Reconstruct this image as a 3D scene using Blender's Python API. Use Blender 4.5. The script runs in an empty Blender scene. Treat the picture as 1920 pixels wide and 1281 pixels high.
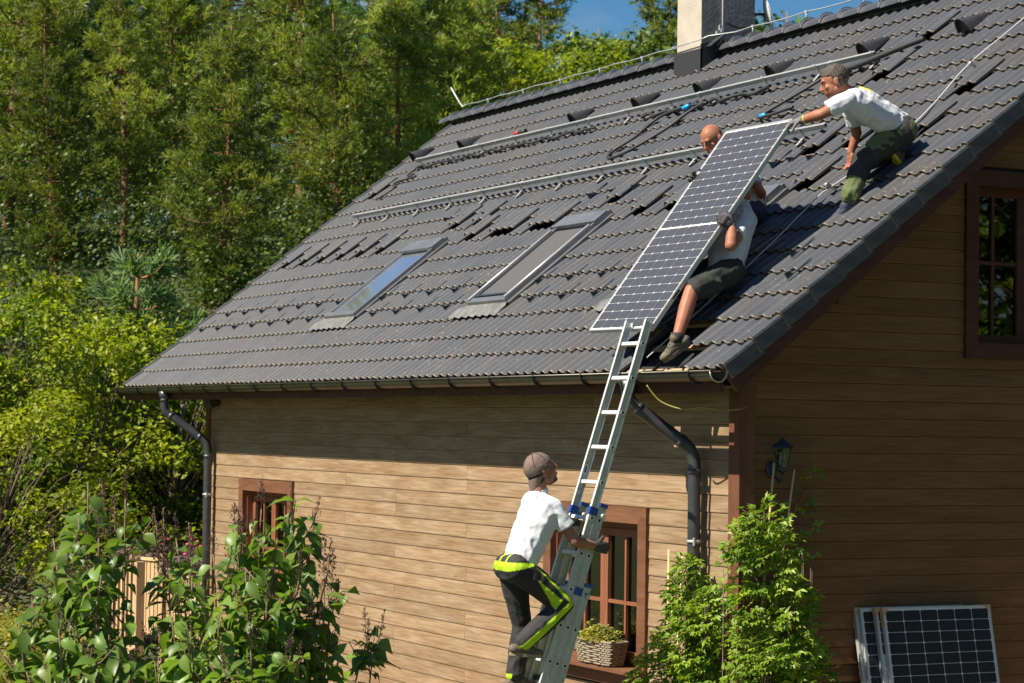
import bpy, bmesh, math, random
from mathutils import Vector, Matrix, noise
R = math.radians
rnd = random.Random(7)
sc = bpy.context.scene
col = sc.collection

# ------------------------------------------------------------------ camera, sky, sun, exposure
cam = bpy.data.objects.new('camera', bpy.data.cameras.new('camera'))
col.objects.link(cam)
CAM = Vector((14.3477, -8.9560, -0.4508))
c_r = Vector((0.4501, 0.8929, 0.0136)); c_u = Vector((0.0267, -0.0287, 0.9992)); c_f = Vector((-0.8926, 0.4494, 0.0368))
cam.matrix_world = Matrix(((c_r.x, c_u.x, -c_f.x, CAM.x), (c_r.y, c_u.y, -c_f.y, CAM.y), (c_r.z, c_u.z, -c_f.z, CAM.z), (0, 0, 0, 1)))
cam.data.sensor_width = 36.0
cam.data.lens = 4342.43 / 1920 * 36
cam.data.clip_start = 0.3
cam.data.clip_end = 2000
cam.data.dof.use_dof = True
cam.data.dof.focus_distance = 18.6
cam.data.dof.aperture_fstop = 4.5
sc.camera = cam

SUN_TRAVEL = Vector((-0.025, 1.0, -1.19)).normalized()
sun_d = bpy.data.lights.new('sun', 'SUN'); sun_d.energy = 5.0; sun_d.angle = R(0.53); sun_d.color = (1.0, 0.91, 0.77)
sun = bpy.data.objects.new('sun', sun_d); col.objects.link(sun)
sun.rotation_euler = SUN_TRAVEL.to_track_quat('-Z', 'Y').to_euler()
sun.location = (0, -20, 25)

world = bpy.data.worlds.new('World'); sc.world = world; world.use_nodes = True
wn = world.node_tree; wn.nodes.clear()
wo = wn.nodes.new('ShaderNodeOutputWorld'); wb = wn.nodes.new('ShaderNodeBackground')
sky = wn.nodes.new('ShaderNodeTexSky'); sky.sky_type = 'NISHITA'; sky.sun_disc = False
sky.sun_elevation = math.asin(-SUN_TRAVEL.z)
sky.sun_rotation = math.atan2(-SUN_TRAVEL.x, -SUN_TRAVEL.y)
sky.air_density = 1.0; sky.dust_density = 0.3; sky.ozone_density = 3.0
hs = wn.nodes.new('ShaderNodeHueSaturation'); hs.inputs['Saturation'].default_value = 1.4; hs.inputs['Value'].default_value = 0.95
# soft clouds in the sky, all round
tc = wn.nodes.new('ShaderNodeTexCoord'); mp = wn.nodes.new('ShaderNodeMapping')
mp.inputs['Scale'].default_value = (3.0, 3.0, 9.0); mp.inputs['Location'].default_value = (0.35, 1.2, 0.15)
nz = wn.nodes.new('ShaderNodeTexNoise'); nz.inputs['Scale'].default_value = 1.6; nz.inputs['Detail'].default_value = 7; nz.inputs['Roughness'].default_value = 0.58
cr = wn.nodes.new('ShaderNodeValToRGB'); cr.color_ramp.elements[0].position = 0.52; cr.color_ramp.elements[1].position = 0.78
cr.color_ramp.elements[0].color = (0, 0, 0, 1); cr.color_ramp.elements[1].color = (0.85, 0.85, 0.85, 1)
mx = wn.nodes.new('ShaderNodeMix'); mx.data_type = 'RGBA'
mx.inputs['B'].default_value = (5.0, 5.3, 6.0, 1)
wn.links.new(tc.outputs['Generated'], mp.inputs['Vector']); wn.links.new(mp.outputs['Vector'], nz.inputs['Vector'])
wn.links.new(nz.outputs['Fac'], cr.inputs['Fac']); wn.links.new(cr.outputs['Color'], mx.inputs['Factor'])
wn.links.new(sky.outputs['Color'], hs.inputs['Color']); wn.links.new(hs.outputs['Color'], mx.inputs['A'])
wn.links.new(mx.outputs['Result'], wb.inputs['Color']); wn.links.new(wb.outputs['Background'], wo.inputs['Surface'])
wb.inputs['Strength'].default_value = 0.05

sc.view_settings.view_transform = 'Standard'; sc.view_settings.look = 'None'
sc.view_settings.exposure = 0.95; sc.view_settings.gamma = 1.0
sc.render.engine = 'CYCLES'
sc.cycles.max_bounces = 6
sc.cycles.use_denoising = True

# ------------------------------------------------------------------ materials
MATS = {}
def nodes_of(name):
    m = bpy.data.materials.new(name); m.use_nodes = True
    nt = m.node_tree; b = nt.nodes['Principled BSDF']
    return m, nt, b
def mat(name, c, rough=0.6, metal=0.0, spec=0.5, c2=None, scale=8.0, bump=0.0, bscale=40.0, stretch=None, coord='Object', rand=0.0, detail=4, c3=None, trans=0.0, coat=0.0, sss=0.0, lo=0.35, hi=0.65):
    m, nt, b = nodes_of(name); N = nt.nodes; L = nt.links
    b.inputs['Roughness'].default_value = rough; b.inputs['Metallic'].default_value = metal
    b.inputs['Specular IOR Level'].default_value = spec
    b.inputs['Base Color'].default_value = (*c, 1)
    b.inputs['Coat Weight'].default_value = coat
    tcn = N.new('ShaderNodeTexCoord'); mpn = N.new('ShaderNodeMapping'); L.new(tcn.outputs[coord], mpn.inputs['Vector'])
    if stretch: mpn.inputs['Scale'].default_value = stretch
    last = None
    if c2 is not None:
        n = N.new('ShaderNodeTexNoise'); n.inputs['Scale'].default_value = scale; n.inputs['Detail'].default_value = detail; n.inputs['Roughness'].default_value = 0.62
        L.new(mpn.outputs['Vector'], n.inputs['Vector'])
        r = N.new('ShaderNodeValToRGB'); L.new(n.outputs['Fac'], r.inputs['Fac'])
        r.color_ramp.elements[0].position = lo; r.color_ramp.elements[1].position = hi
        r.color_ramp.elements[0].color = (*c, 1); r.color_ramp.elements[1].color = (*c2, 1)
        if c3 is not None:
            e = r.color_ramp.elements.new((lo + hi) / 2); e.color = (*c3, 1)
        last = r.outputs['Color']
    if rand > 0:
        oi = N.new('ShaderNodeObjectInfo'); mr = N.new('ShaderNodeMapRange')
        mr.inputs['To Min'].default_value = 1 - rand; mr.inputs['To Max'].default_value = 1 + rand
        L.new(oi.outputs['Random'], mr.inputs['Value'])
        mm = N.new('ShaderNodeMix'); mm.data_type = 'RGBA'; mm.blend_type = 'MULTIPLY'; mm.inputs['Factor'].default_value = 1
        if last: L.new(last, mm.inputs['A'])
        else: mm.inputs['A'].default_value = (*c, 1)
        L.new(mr.outputs['Result'], mm.inputs['B']); last = mm.outputs['Result']
    if last: L.new(last, b.inputs['Base Color'])
    if bump > 0:
        n2 = N.new('ShaderNodeTexNoise'); n2.inputs['Scale'].default_value = bscale; n2.inputs['Detail'].default_value = 5
        L.new(mpn.outputs['Vector'], n2.inputs['Vector'])
        bp = N.new('ShaderNodeBump'); bp.inputs['Strength'].default_value = bump; bp.inputs['Distance'].default_value = 0.01
        L.new(n2.outputs['Fac'], bp.inputs['Height']); L.new(bp.outputs['Normal'], b.inputs['Normal'])
    if sss > 0:
        b.inputs['Subsurface Weight'].default_value = sss; b.inputs['Subsurface Radius'].default_value = (0.02, 0.008, 0.004)
    MATS[name] = m
    return m

def leaf_mat(name, c, c2, trans=0.35, rough=0.5, scale=3.0, spec=0.4, rand=0.25, facevar=True):
    """leaf: diffuse + translucency, colour varies by world position clump and by object"""
    m, nt, b = nodes_of(name); N = nt.nodes; L = nt.links
    b.inputs['Roughness'].default_value = rough; b.inputs['Specular IOR Level'].default_value = spec
    g = N.new('ShaderNodeNewGeometry'); n = N.new('ShaderNodeTexNoise'); n.inputs['Scale'].default_value = scale; n.inputs['Detail'].default_value = 3
    L.new(g.outputs['Position'], n.inputs['Vector'])
    r = N.new('ShaderNodeValToRGB'); r.color_ramp.elements[0].position = 0.36; r.color_ramp.elements[1].position = 0.64
    r.color_ramp.elements[0].color = (*c, 1); r.color_ramp.elements[1].color = (*c2, 1)
    wnz = N.new('ShaderNodeMath'); wnz.operation = 'ADD'
    mr0 = N.new('ShaderNodeMapRange'); mr0.inputs['To Min'].default_value = -0.14; mr0.inputs['To Max'].default_value = 0.14
    L.new(g.outputs['Random Per Island'], mr0.inputs['Value']); L.new(mr0.outputs['Result'], wnz.inputs[0]); L.new(n.outputs['Fac'], wnz.inputs[1])
    L.new(wnz.outputs[0], r.inputs['Fac'])
    oi = N.new('ShaderNodeObjectInfo'); mr = N.new('ShaderNodeMapRange'); mr.inputs['To Min'].default_value = 1 - rand; mr.inputs['To Max'].default_value = 1 + rand
    L.new(oi.outputs['Random'], mr.inputs['Value'])
    mm = N.new('ShaderNodeMix'); mm.data_type = 'RGBA'; mm.blend_type = 'MULTIPLY'; mm.inputs['Factor'].default_value = 1
    L.new(r.outputs['Color'], mm.inputs['A']); L.new(mr.outputs['Result'], mm.inputs['B'])
    L.new(mm.outputs['Result'], b.inputs['Base Color'])
    t = N.new('ShaderNodeBsdfTranslucent'); gm = N.new('ShaderNodeMix'); gm.data_type = 'RGBA'; gm.blend_type = 'MULTIPLY'; gm.inputs['Factor'].default_value = 1
    L.new(mm.outputs['Result'], gm.inputs['A']); gm.inputs['B'].default_value = (1.25, 1.25, 0.55, 1)
    L.new(gm.outputs['Result'], t.inputs['Color'])
    ms = N.new('ShaderNodeMixShader'); ms.inputs[0].default_value = trans
    out = N['Material Output']; L.new(b.outputs[0], ms.inputs[1]); L.new(t.outputs[0], ms.inputs[2]); L.new(ms.outputs[0], out.inputs['Surface'])
    MATS[name] = m
    return m

# wood cladding: colour by board (object random), grain stretched along the board, knots
def wood_mat(name, c, c2, cdark, axis, rough=0.62, grain=1.0, rand=0.18, spec=0.25):
    m, nt, b = nodes_of(name); N = nt.nodes; L = nt.links
    b.inputs['Roughness'].default_value = rough; b.inputs['Specular IOR Level'].default_value = spec
    g = N.new('ShaderNodeNewGeometry'); oi = N.new('ShaderNodeObjectInfo')
    off = N.new('ShaderNodeVectorMath'); off.operation = 'ADD'
    cmb = N.new('ShaderNodeCombineXYZ'); mu = N.new('ShaderNodeMath'); mu.operation = 'MULTIPLY'; mu.inputs[1].default_value = 37.0
    L.new(oi.outputs['Random'], mu.inputs[0])
    for i in range(3): L.new(mu.outputs[0], cmb.inputs[i])
    L.new(g.outputs['Position'], off.inputs[0]); L.new(cmb.outputs[0], off.inputs[1])
    mp1 = N.new('ShaderNodeMapping'); s = [22.0, 22.0, 22.0]; s[axis] = 1.1; mp1.inputs['Scale'].default_value = s
    L.new(off.outputs[0], mp1.inputs['Vector'])
    n1 = N.new('ShaderNodeTexNoise'); n1.inputs['Scale'].default_value = 2.6; n1.inputs['Detail'].default_value = 6; n1.inputs['Distortion'].default_value = 0.6
    L.new(mp1.outputs[0], n1.inputs['Vector'])
    mp2 = N.new('ShaderNodeMapping'); s = [2.2, 2.2, 5.0]; s[axis] = 0.9; mp2.inputs['Scale'].default_value = s
    L.new(off.outputs[0], mp2.inputs['Vector'])
    n2 = N.new('ShaderNodeTexNoise'); n2.inputs['Scale'].default_value = 1.7; n2.inputs['Detail'].default_value = 5
    L.new(mp2.outputs[0], n2.inputs['Vector'])
    r = N.new('ShaderNodeValToRGB'); r.color_ramp.elements[0].position = 0.33; r.color_ramp.elements[1].position = 0.68
    r.color_ramp.elements[0].color = (*c, 1); r.color_ramp.elements[1].color = (*c2, 1); L.new(n2.outputs['Fac'], r.inputs['Fac'])
    gr = N.new('ShaderNodeValToRGB'); gr.color_ramp.elements[0].position = 0.38; gr.color_ramp.elements[1].position = 0.62
    lo = 1 - 0.22 * grain
    gr.color_ramp.elements[0].color = (lo, lo * 0.97, lo * 0.93, 1); gr.color_ramp.elements[1].color = (1, 1, 1, 1); L.new(n1.outputs['Fac'], gr.inputs['Fac'])
    m1 = N.new('ShaderNodeMix'); m1.data_type = 'RGBA'; m1.blend_type = 'MULTIPLY'; m1.inputs['Factor'].default_value = 1
    L.new(r.outputs[0], m1.inputs['A']); L.new(gr.outputs[0], m1.inputs['B'])
    # knots
    mp3 = N.new('ShaderNodeMapping'); s = [7.0, 7.0, 7.0]; s[axis] = 2.6; mp3.inputs['Scale'].default_value = s
    L.new(off.outputs[0], mp3.inputs['Vector'])
    vo = N.new('ShaderNodeTexVoronoi'); vo.inputs['Scale'].default_value = 1.0; L.new(mp3.outputs[0], vo.inputs['Vector'])
    kr = N.new('ShaderNodeValToRGB'); kr.color_ramp.elements[0].position = 0.03; kr.color_ramp.elements[1].position = 0.10
    kr.color_ramp.elements[0].color = (1, 1, 1, 1); kr.color_ramp.elements[1].color = (0, 0, 0, 1); L.new(vo.outputs['Distance'], kr.inputs['Fac'])
    km = N.new('ShaderNodeMath'); km.operation = 'MULTIPLY'; km.inputs[1].default_value = 0.6; L.new(kr.outputs[0], km.inputs[0])
    m2 = N.new('ShaderNodeMix'); m2.data_type = 'RGBA'; L.new(km.outputs[0], m2.inputs['Factor']); L.new(m1.outputs['Result'], m2.inputs['A']); m2.inputs['B'].default_value = (*cdark, 1)
    mr = N.new('ShaderNodeMapRange'); mr.inputs['To Min'].default_value = 1 - rand; mr.inputs['To Max'].default_value = 1 + rand; L.new(oi.outputs['Random'], mr.inputs['Value'])
    m3 = N.new('ShaderNodeMix'); m3.data_type = 'RGBA'; m3.blend_type = 'MULTIPLY'; m3.inputs['Factor'].default_value = 1
    L.new(m2.outputs['Result'], m3.inputs['A']); L.new(mr.outputs[0], m3.inputs['B']); L.new(m3.outputs['Result'], b.inputs['Base Color'])
    bp = N.new('ShaderNodeBump'); bp.inputs['Strength'].default_value = 0.35; bp.inputs['Distance'].default_value = 0.004
    L.new(n1.outputs['Fac'], bp.inputs['Height']); L.new(bp.outputs[0], b.inputs['Normal'])
    MATS[name] = m
    return m

def tile_mat(name='roof_tile'):
    """weathered dark concrete tile: colour per tile, bare sandy lip with lichen at the lower end ('lip' attribute)"""
    m, nt, b = nodes_of(name); N = nt.nodes; L = nt.links
    b.inputs['Roughness'].default_value = 0.55; b.inputs['Specular IOR Level'].default_value = 0.55
    g = N.new('ShaderNodeNewGeometry')
    n = N.new('ShaderNodeTexNoise'); n.inputs['Scale'].default_value = 0.9; n.inputs['Detail'].default_value = 4; L.new(g.outputs['Position'], n.inputs['Vector'])
    # per-tile value from snapped position
    mpn = N.new('ShaderNodeMapping'); mpn.inputs['Scale'].default_value = (1 / TW, 1 / (GA * math.cos(PITCH)), 0)
    L.new(g.outputs['Position'], mpn.inputs['Vector'])
    fl = N.new('ShaderNodeVectorMath'); fl.operation = 'FLOOR'; L.new(mpn.outputs[0], fl.inputs[0])
    wh = N.new('ShaderNodeTexWhiteNoise'); wh.noise_dimensions = '2D'; L.new(fl.outputs[0], wh.inputs['Vector'])
    ad = N.new('ShaderNodeMath'); ad.operation = 'MULTIPLY_ADD'; ad.inputs[1].default_value = 0.35; L.new(wh.outputs['Value'], ad.inputs[0]); L.new(n.outputs['Fac'], ad.inputs[2])
    r = N.new('ShaderNodeValToRGB'); e = r.color_ramp.elements
    e[0].position = 0.42; e[0].color = (0.039, 0.046, 0.058, 1); e[1].position = 0.95; e[1].color = (0.056, 0.055, 0.056, 1)
    x = e.new(0.68); x.color = (0.052, 0.057, 0.068, 1)
    L.new(ad.outputs[0], r.inputs['Fac'])
    # streaks down the slope
    mp2 = N.new('ShaderNodeMapping'); mp2.inputs['Scale'].default_value = (38, 3.0, 3.0); L.new(g.outputs['Position'], mp2.inputs['Vector'])
    n2 = N.new('ShaderNodeTexNoise'); n2.inputs['Scale'].default_value = 1; n2.inputs['Detail'].default_value = 4; L.new(mp2.outputs[0], n2.inputs['Vector'])
    r2 = N.new('ShaderNodeValToRGB'); r2.color_ramp.elements[0].position = 0.35; r2.color_ramp.elements[1].position = 0.7
    r2.color_ramp.elements[0].color = (0.82, 0.82, 0.82, 1); r2.color_ramp.elements[1].color = (1.2, 1.17, 1.12, 1); L.new(n2.outputs['Fac'], r2.inputs['Fac'])
    m1 = N.new('ShaderNodeMix'); m1.data_type = 'RGBA'; m1.blend_type = 'MULTIPLY'; m1.inputs['Factor'].default_value = 1
    L.new(r.outputs[0], m1.inputs['A']); L.new(r2.outputs[0], m1.inputs['B'])
    # lip
    at = N.new('ShaderNodeAttribute'); at.attribute_name = 'lip'
    n3 = N.new('ShaderNodeTexNoise'); n3.inputs['Scale'].default_value = 28; n3.inputs['Detail'].default_value = 5; L.new(g.outputs['Position'], n3.inputs['Vector'])
    a2 = N.new('ShaderNodeMath'); a2.operation = 'ADD'; L.new(at.outputs['Fac'], a2.inputs[0]); L.new(n3.outputs['Fac'], a2.inputs[1])
    r3 = N.new('ShaderNodeValToRGB'); r3.color_ramp.elements[0].position = 0.80; r3.color_ramp.elements[1].position = 1.05
    mu = N.new('ShaderNodeMath'); mu.operation = 'MULTIPLY'; mu.inputs[1].default_value = 0.75; L.new(a2.outputs[0], mu.inputs[0])
    L.new(mu.outputs[0], r3.inputs['Fac'])
    r3.color_ramp.elements[0].position = 0.60; r3.color_ramp.elements[1].position = 0.85
    n4 = N.new('ShaderNodeTexNoise'); n4.inputs['Scale'].default_value = 60; L.new(g.outputs['Position'], n4.inputs['Vector'])
    r4 = N.new('ShaderNodeValToRGB'); r4.color_ramp.elements[0].position = 0.35; r4.color_ramp.elements[1].position = 0.68
    r4.color_ramp.elements[0].color = (0.038, 0.034, 0.027, 1); r4.color_ramp.elements[1].color = (0.145, 0.112, 0.068, 1); L.new(n4.outputs['Fac'], r4.inputs['Fac'])
    m2 = N.new('ShaderNodeMix'); m2.data_type = 'RGBA'; L.new(r3.outputs[0], m2.inputs['Factor']); L.new(m1.outputs['Result'], m2.inputs['A']); L.new(r4.outputs[0], m2.inputs['B'])
    # lichen spots and droppings scattered over the tiles
    n5 = N.new('ShaderNodeTexNoise'); n5.inputs['Scale'].default_value = 34; n5.inputs['Detail'].default_value = 2; L.new(g.outputs['Position'], n5.inputs['Vector'])
    n6 = N.new('ShaderNodeTexNoise'); n6.inputs['Scale'].default_value = 1.7; n6.inputs['Detail'].default_value = 3; L.new(g.outputs['Position'], n6.inputs['Vector'])
    a5 = N.new('ShaderNodeMath'); a5.operation = 'MULTIPLY_ADD'; a5.inputs[1].default_value = 0.35; L.new(n6.outputs['Fac'], a5.inputs[0]); L.new(n5.outputs['Fac'], a5.inputs[2])
    r5 = N.new('ShaderNodeValToRGB'); r5.color_ramp.elements[0].position = 0.84; r5.color_ramp.elements[1].position = 0.90; L.new(a5.outputs[0], r5.inputs['Fac'])
    m5 = N.new('ShaderNodeMix'); m5.data_type = 'RGBA'; L.new(r5.outputs[0], m5.inputs['Factor']); L.new(m2.outputs['Result'], m5.inputs['A']); m5.inputs['B'].default_value = (0.15, 0.13, 0.085, 1)
    L.new(m5.outputs['Result'], b.inputs['Base Color'])
    bp = N.new('ShaderNodeBump'); bp.inputs['Strength'].default_value = 0.3; bp.inputs['Distance'].default_value = 0.004; L.new(n3.outputs['Fac'], bp.inputs['Height']); L.new(bp.outputs[0], b.inputs['Normal'])
    MATS[name] = m
    return m

# ------------------------------------------------------------------ object helpers
def tag(o, label=None, cat=None, group=None, kind=None):
    if label: o['label'] = label
    if cat: o['category'] = cat
    if group: o['group'] = group
    if kind: o['kind'] = kind
    return o
def empty(name, loc, label=None, cat=None, group=None, parent=None):
    o = bpy.data.objects.new(name, None); col.objects.link(o); o.location = loc; o.empty_display_size = 0.2
    if parent: o.parent = parent
    return tag(o, label, cat, group)
def link(name, me, parent=None, loc=None):
    """me holds WORLD coordinates unless loc is given; the parent is an Empty with translation only, or identity"""
    o = bpy.data.objects.new(name, me); col.objects.link(o)
    if parent is not None:
        o.parent = parent
        w = parent_world(parent)
        o.location = (Vector(loc) if loc is not None else Vector((0, 0, 0))) - w
    elif loc is not None: o.location = loc
    return o
def parent_world(p):
    v = Vector((0, 0, 0))
    while p is not None:
        v = v + Vector(p.location); p = p.parent
    return v
class MB:
    """collects geometry; build() links it as one mesh object"""
    def __init__(s): s.v = []; s.f = []; s.m = []; s.mi = 0; s.smooth = []
    def add(s, vs, fs, smooth=False):
        n = len(s.v); s.v += [tuple(v) for v in vs]
        for f in fs: s.f.append(tuple(i + n for i in f)); s.m.append(s.mi); s.smooth.append(smooth)
        return s
    def box(s, a, b, rot=None, at=None):
        (x0, y0, z0), (x1, y1, z1) = a, b
        vs = [Vector(p) for p in ((x0, y0, z0), (x1, y0, z0), (x1, y1, z0), (x0, y1, z0), (x0, y0, z1), (x1, y0, z1), (x1, y1, z1), (x0, y1, z1))]
        if rot is not None: vs = [rot @ v for v in vs]
        if at is not None: vs = [v + Vector(at) for v in vs]
        return s.add(vs, [(0, 3, 2, 1), (4, 5, 6, 7), (0, 1, 5, 4), (1, 2, 6, 5), (2, 3, 7, 6), (3, 0, 4, 7)])
    def bar(s, p, q, w, h, up=(0, 0, 1)):
        """box beam from p to q, width w (sideways), height h (along up)"""
        p = Vector(p); q = Vector(q); d = (q - p).normalized(); up = Vector(up); sd = d.cross(up)
        if sd.length < 1e-5: sd = d.cross(Vector((1, 0, 0)))
        sd.normalize(); u = sd.cross(d)
        vs = []
        for c in (p, q):
            for a, b in ((-1, -1), (1, -1), (1, 1), (-1, 1)): vs.append(c + sd * (a * w / 2) + u * (b * h / 2))
        return s.add(vs, [(3, 2, 1, 0), (4, 5, 6, 7), (0, 1, 5, 4), (1, 2, 6, 5), (2, 3, 7, 6), (3, 0, 4, 7)])
    def tube(s, pts, r, n=8, r2=None, caps=True):
        """tube along a polyline; r a number or a list"""
        pts = [Vector(p) for p in pts]; k = len(pts)
        rs = r if isinstance(r, (list, tuple)) else [r + ((r2 - r) * i / (k - 1) if r2 is not None else 0) for i in range(k)]
        d0 = (pts[1] - pts[0]).normalized(); a = d0.orthogonal().normalized(); vs = []
        for i in range(k):
            d = (pts[min(i + 1, k - 1)] - pts[max(i - 1, 0)]).normalized()
            a = (a - d * a.dot(d)).normalized(); b = d.cross(a)
            for j in range(n):
                t = 2 * math.pi * j / n; vs.append(pts[i] + (a * math.cos(t) + b * math.sin(t)) * rs[i])
        fs = [(i * n + j, i * n + (j + 1) % n, (i + 1) * n + (j + 1) % n, (i + 1) * n + j) for i in range(k - 1) for j in range(n)]
        s.add(vs, fs, True)
        if caps:
            m = len(s.v) - n * k
            s.f.append(tuple(m + j for j in reversed(range(n)))); s.m.append(s.mi); s.smooth.append(False)
            s.f.append(tuple(m + (k - 1) * n + j for j in range(n))); s.m.append(s.mi); s.smooth.append(False)
        return s
    def ell(s, c, r, ax=None, n=10, m=7):
        """ellipsoid; ax three unit vectors"""
        ax = ax or (Vector((1, 0, 0)), Vector((0, 1, 0)), Vector((0, 0, 1))); c = Vector(c); vs = [c + ax[2] * r[2]]
        for i in range(1, m):
            p = math.pi * i / m
            for j in range(n):
                t = 2 * math.pi * j / n
                vs.append(c + ax[0] * (r[0] * math.sin(p) * math.cos(t)) + ax[1] * (r[1] * math.sin(p) * math.sin(t)) + ax[2] * (r[2] * math.cos(p)))
        vs.append(c - ax[2] * r[2]); fs = []
        for j in range(n): fs.append((0, 1 + j, 1 + (j + 1) % n))
        for i in range(m - 2):
            for j in range(n): fs.append((1 + i * n + j, 1 + (i + 1) * n + j, 1 + (i + 1) * n + (j + 1) % n, 1 + i * n + (j + 1) % n))
        L = len(vs) - 1; b = 1 + (m - 2) * n
        for j in range(n): fs.append((L, b + (j + 1) % n, b + j))
        return s.add(vs, fs, True)
    def cap(s, p, q, r0, r1, n=12, flat=None):
        """tapered capsule with round ends; flat=(axis, k) squashes the section along axis"""
        p = Vector(p); q = Vector(q); d = q - p; l = d.length; d.normalize()
        a = (flat[0] - d * flat[0].dot(d)).normalized() if flat else d.orthogonal().normalized(); b = d.cross(a)
        ka = flat[1] if flat else 1.0
        rings = []
        for t in (80, 55, 28, 0): rings.append((p - d * r0 * math.sin(R(t)), r0 * math.cos(R(t))))
        for t in (0, 28, 55, 80): rings.append((q + d * r1 * math.sin(R(t)), r1 * math.cos(R(t))))
        vs = [c + (a * ka * math.cos(2 * math.pi * j / n) + b * math.sin(2 * math.pi * j / n)) * rr for c, rr in rings for j in range(n)]
        k = len(rings)
        fs = [(i * n + j, i * n + (j + 1) % n, (i + 1) * n + (j + 1) % n, (i + 1) * n + j) for i in range(k - 1) for j in range(n)]
        fs += [tuple(reversed(range(n))), tuple((k - 1) * n + j for j in range(n))]
        return s.add(vs, fs, True)
    def mesh(s, name, mats):
        me = bpy.data.meshes.new(name); me.from_pydata(s.v, [], s.f)
        for m in (mats if isinstance(mats, (list, tuple)) else [mats]): me.materials.append(MATS[m] if isinstance(m, str) else m)
        me.polygons.foreach_set('material_index', s.m); me.polygons.foreach_set('use_smooth', s.smooth)
        me.update()
        return me
    def build(s, name, mats, parent=None, kind=None):
        o = link(name, s.mesh(name, mats), parent)
        if kind: o['kind'] = kind
        return o
def share(name, me, parent, mw):
    """object that uses mesh me with world matrix mw, child of parent (translation-only ancestors)"""
    o = bpy.data.objects.new(name, me); col.objects.link(o)
    if parent is not None:
        o.parent = parent; mw = Matrix.Translation(-parent_world(parent)) @ mw
    o.matrix_basis = mw
    return o

# ------------------------------------------------------------------ dimensions of the house
PITCH = R(38.837); CP, SP = math.cos(PITCH), math.sin(PITCH)
TW = 0.309; GA = 0.31155; NCOL = 47; NROW = 19
XL = -TW * NCOL                 # left edge of the roof
WY, WX = 0.52, -0.582           # front wall plane, gable wall plane
WXL = -12.70                    # left end wall
SB = 0.13634; ZB = -0.1392      # board exposure, first board joint
GROUND = -3.85
RIDGE_S = GA * NROW + 0.06
DEPTH = 2 * RIDGE_S * CP        # y of the far eave
def RP(x, s, h=0.0):            # point on the roof slope
    return Vector((x, s * CP - h * SP, s * SP + h * CP))
RN = Vector((0, -SP, CP)); RS = Vector((0, CP, SP))
RMAT = Matrix(((1, 0, 0), (0, CP, -SP), (0, SP, CP)))   # local (x, slope, normal) -> world
def rmw(x, s, h=0.0, rz=0.0, rx=0.0):
    return Matrix.Translation(RP(x, s, h)) @ RMAT.to_4x4() @ Matrix.Rotation(rz, 4, 'Z') @ Matrix.Rotation(rx, 4, 'X')

tile_mat()
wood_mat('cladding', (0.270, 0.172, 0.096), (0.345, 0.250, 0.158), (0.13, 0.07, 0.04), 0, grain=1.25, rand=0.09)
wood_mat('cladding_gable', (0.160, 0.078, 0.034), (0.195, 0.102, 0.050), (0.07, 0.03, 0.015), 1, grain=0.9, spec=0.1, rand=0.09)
wood_mat('frame_wood', (0.13, 0.055, 0.03), (0.19, 0.088, 0.048), (0.30, 0.18, 0.10), 0, grain=0.8, rand=0.08)
wood_mat('dark_wood', (0.065, 0.020, 0.012), (0.09, 0.032, 0.018), (0.05, 0.02, 0.015), 1, grain=0.8, rand=0.08)
wood_mat('sash_wood', (0.21, 0.078, 0.038), (0.27, 0.11, 0.056), (0.18, 0.07, 0.04), 2, grain=0.6, rand=0.05)
wood_mat('rafter_wood', (0.11, 0.06, 0.025), (0.15, 0.085, 0.035), (0.08, 0.05, 0.03), 1)
wood_mat('batten_wood', (0.42, 0.30, 0.17), (0.52, 0.40, 0.24), (0.2, 0.12, 0.07), 0)
mat('underlay', (0.012, 0.012, 0.013), 0.9, c2=(0.02, 0.019, 0.018))
mat('gutter_metal', (0.050, 0.050, 0.042), 0.36, metal=0.65, c2=(0.085, 0.082, 0.066), scale=3, bump=0.08, bscale=9)
mat('pipe_metal', (0.05, 0.055, 0.065), 0.38, metal=0.4, c2=(0.075, 0.075, 0.08), scale=5, bump=0.05, bscale=15)
mat('verge_tile', (0.022, 0.028, 0.036), 0.6, c2=(0.05, 0.052, 0.055), scale=9, bump=0.4, bscale=60, detail=6)
mat('ridge_tile', (0.055, 0.060, 0.075), 0.5, c2=(0.085, 0.085, 0.095), scale=6, bump=0.3, bscale=60)
mat('rail_alu', (0.46, 0.47, 0.46), 0.4, metal=0.4, c2=(0.36, 0.37, 0.365), scale=3)
mat('galvanised', (0.42, 0.44, 0.45), 0.4, metal=0.4, c2=(0.5, 0.51, 0.50), scale=9)
mat('alu', (0.78, 0.79, 0.79), 0.4, metal=0.35, c2=(0.68, 0.70, 0.71), scale=5, stretch=(1, 1, 6))
mat('alu_dull', (0.56, 0.59, 0.53), 0.5, metal=0.4, c2=(0.46, 0.49, 0.43), scale=7, detail=6)
mat('flashing', (0.12, 0.125, 0.13), 0.45, metal=0.4, c2=(0.17, 0.17, 0.17), scale=7)
mat('apron', (0.12, 0.125, 0.12), 0.55, metal=0.2, c2=(0.19, 0.19, 0.175), scale=12, bump=0.2)
mat('blind', (0.062, 0.062, 0.066), 0.8, c2=(0.072, 0.072, 0.076), scale=90)
mat('dark_metal', (0.018, 0.03, 0.045), 0.45, metal=0.2, c2=(0.03, 0.045, 0.06), scale=20)
mat('black_plastic', (0.02, 0.021, 0.023), 0.6, c2=(0.03, 0.031, 0.033), scale=30)
mat('blue_plastic', (0.01, 0.35, 0.75), 0.4)
mat('clamp_blue', (0.015, 0.07, 0.28), 0.4)
mat('chimney_render_lit', (0.46, 0.41, 0.33), 0.9, c2=(0.38, 0.34, 0.28), scale=5, bump=0.5, bscale=50, detail=6)  # front face of the stack, sunlight painted in as a paler tone
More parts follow.
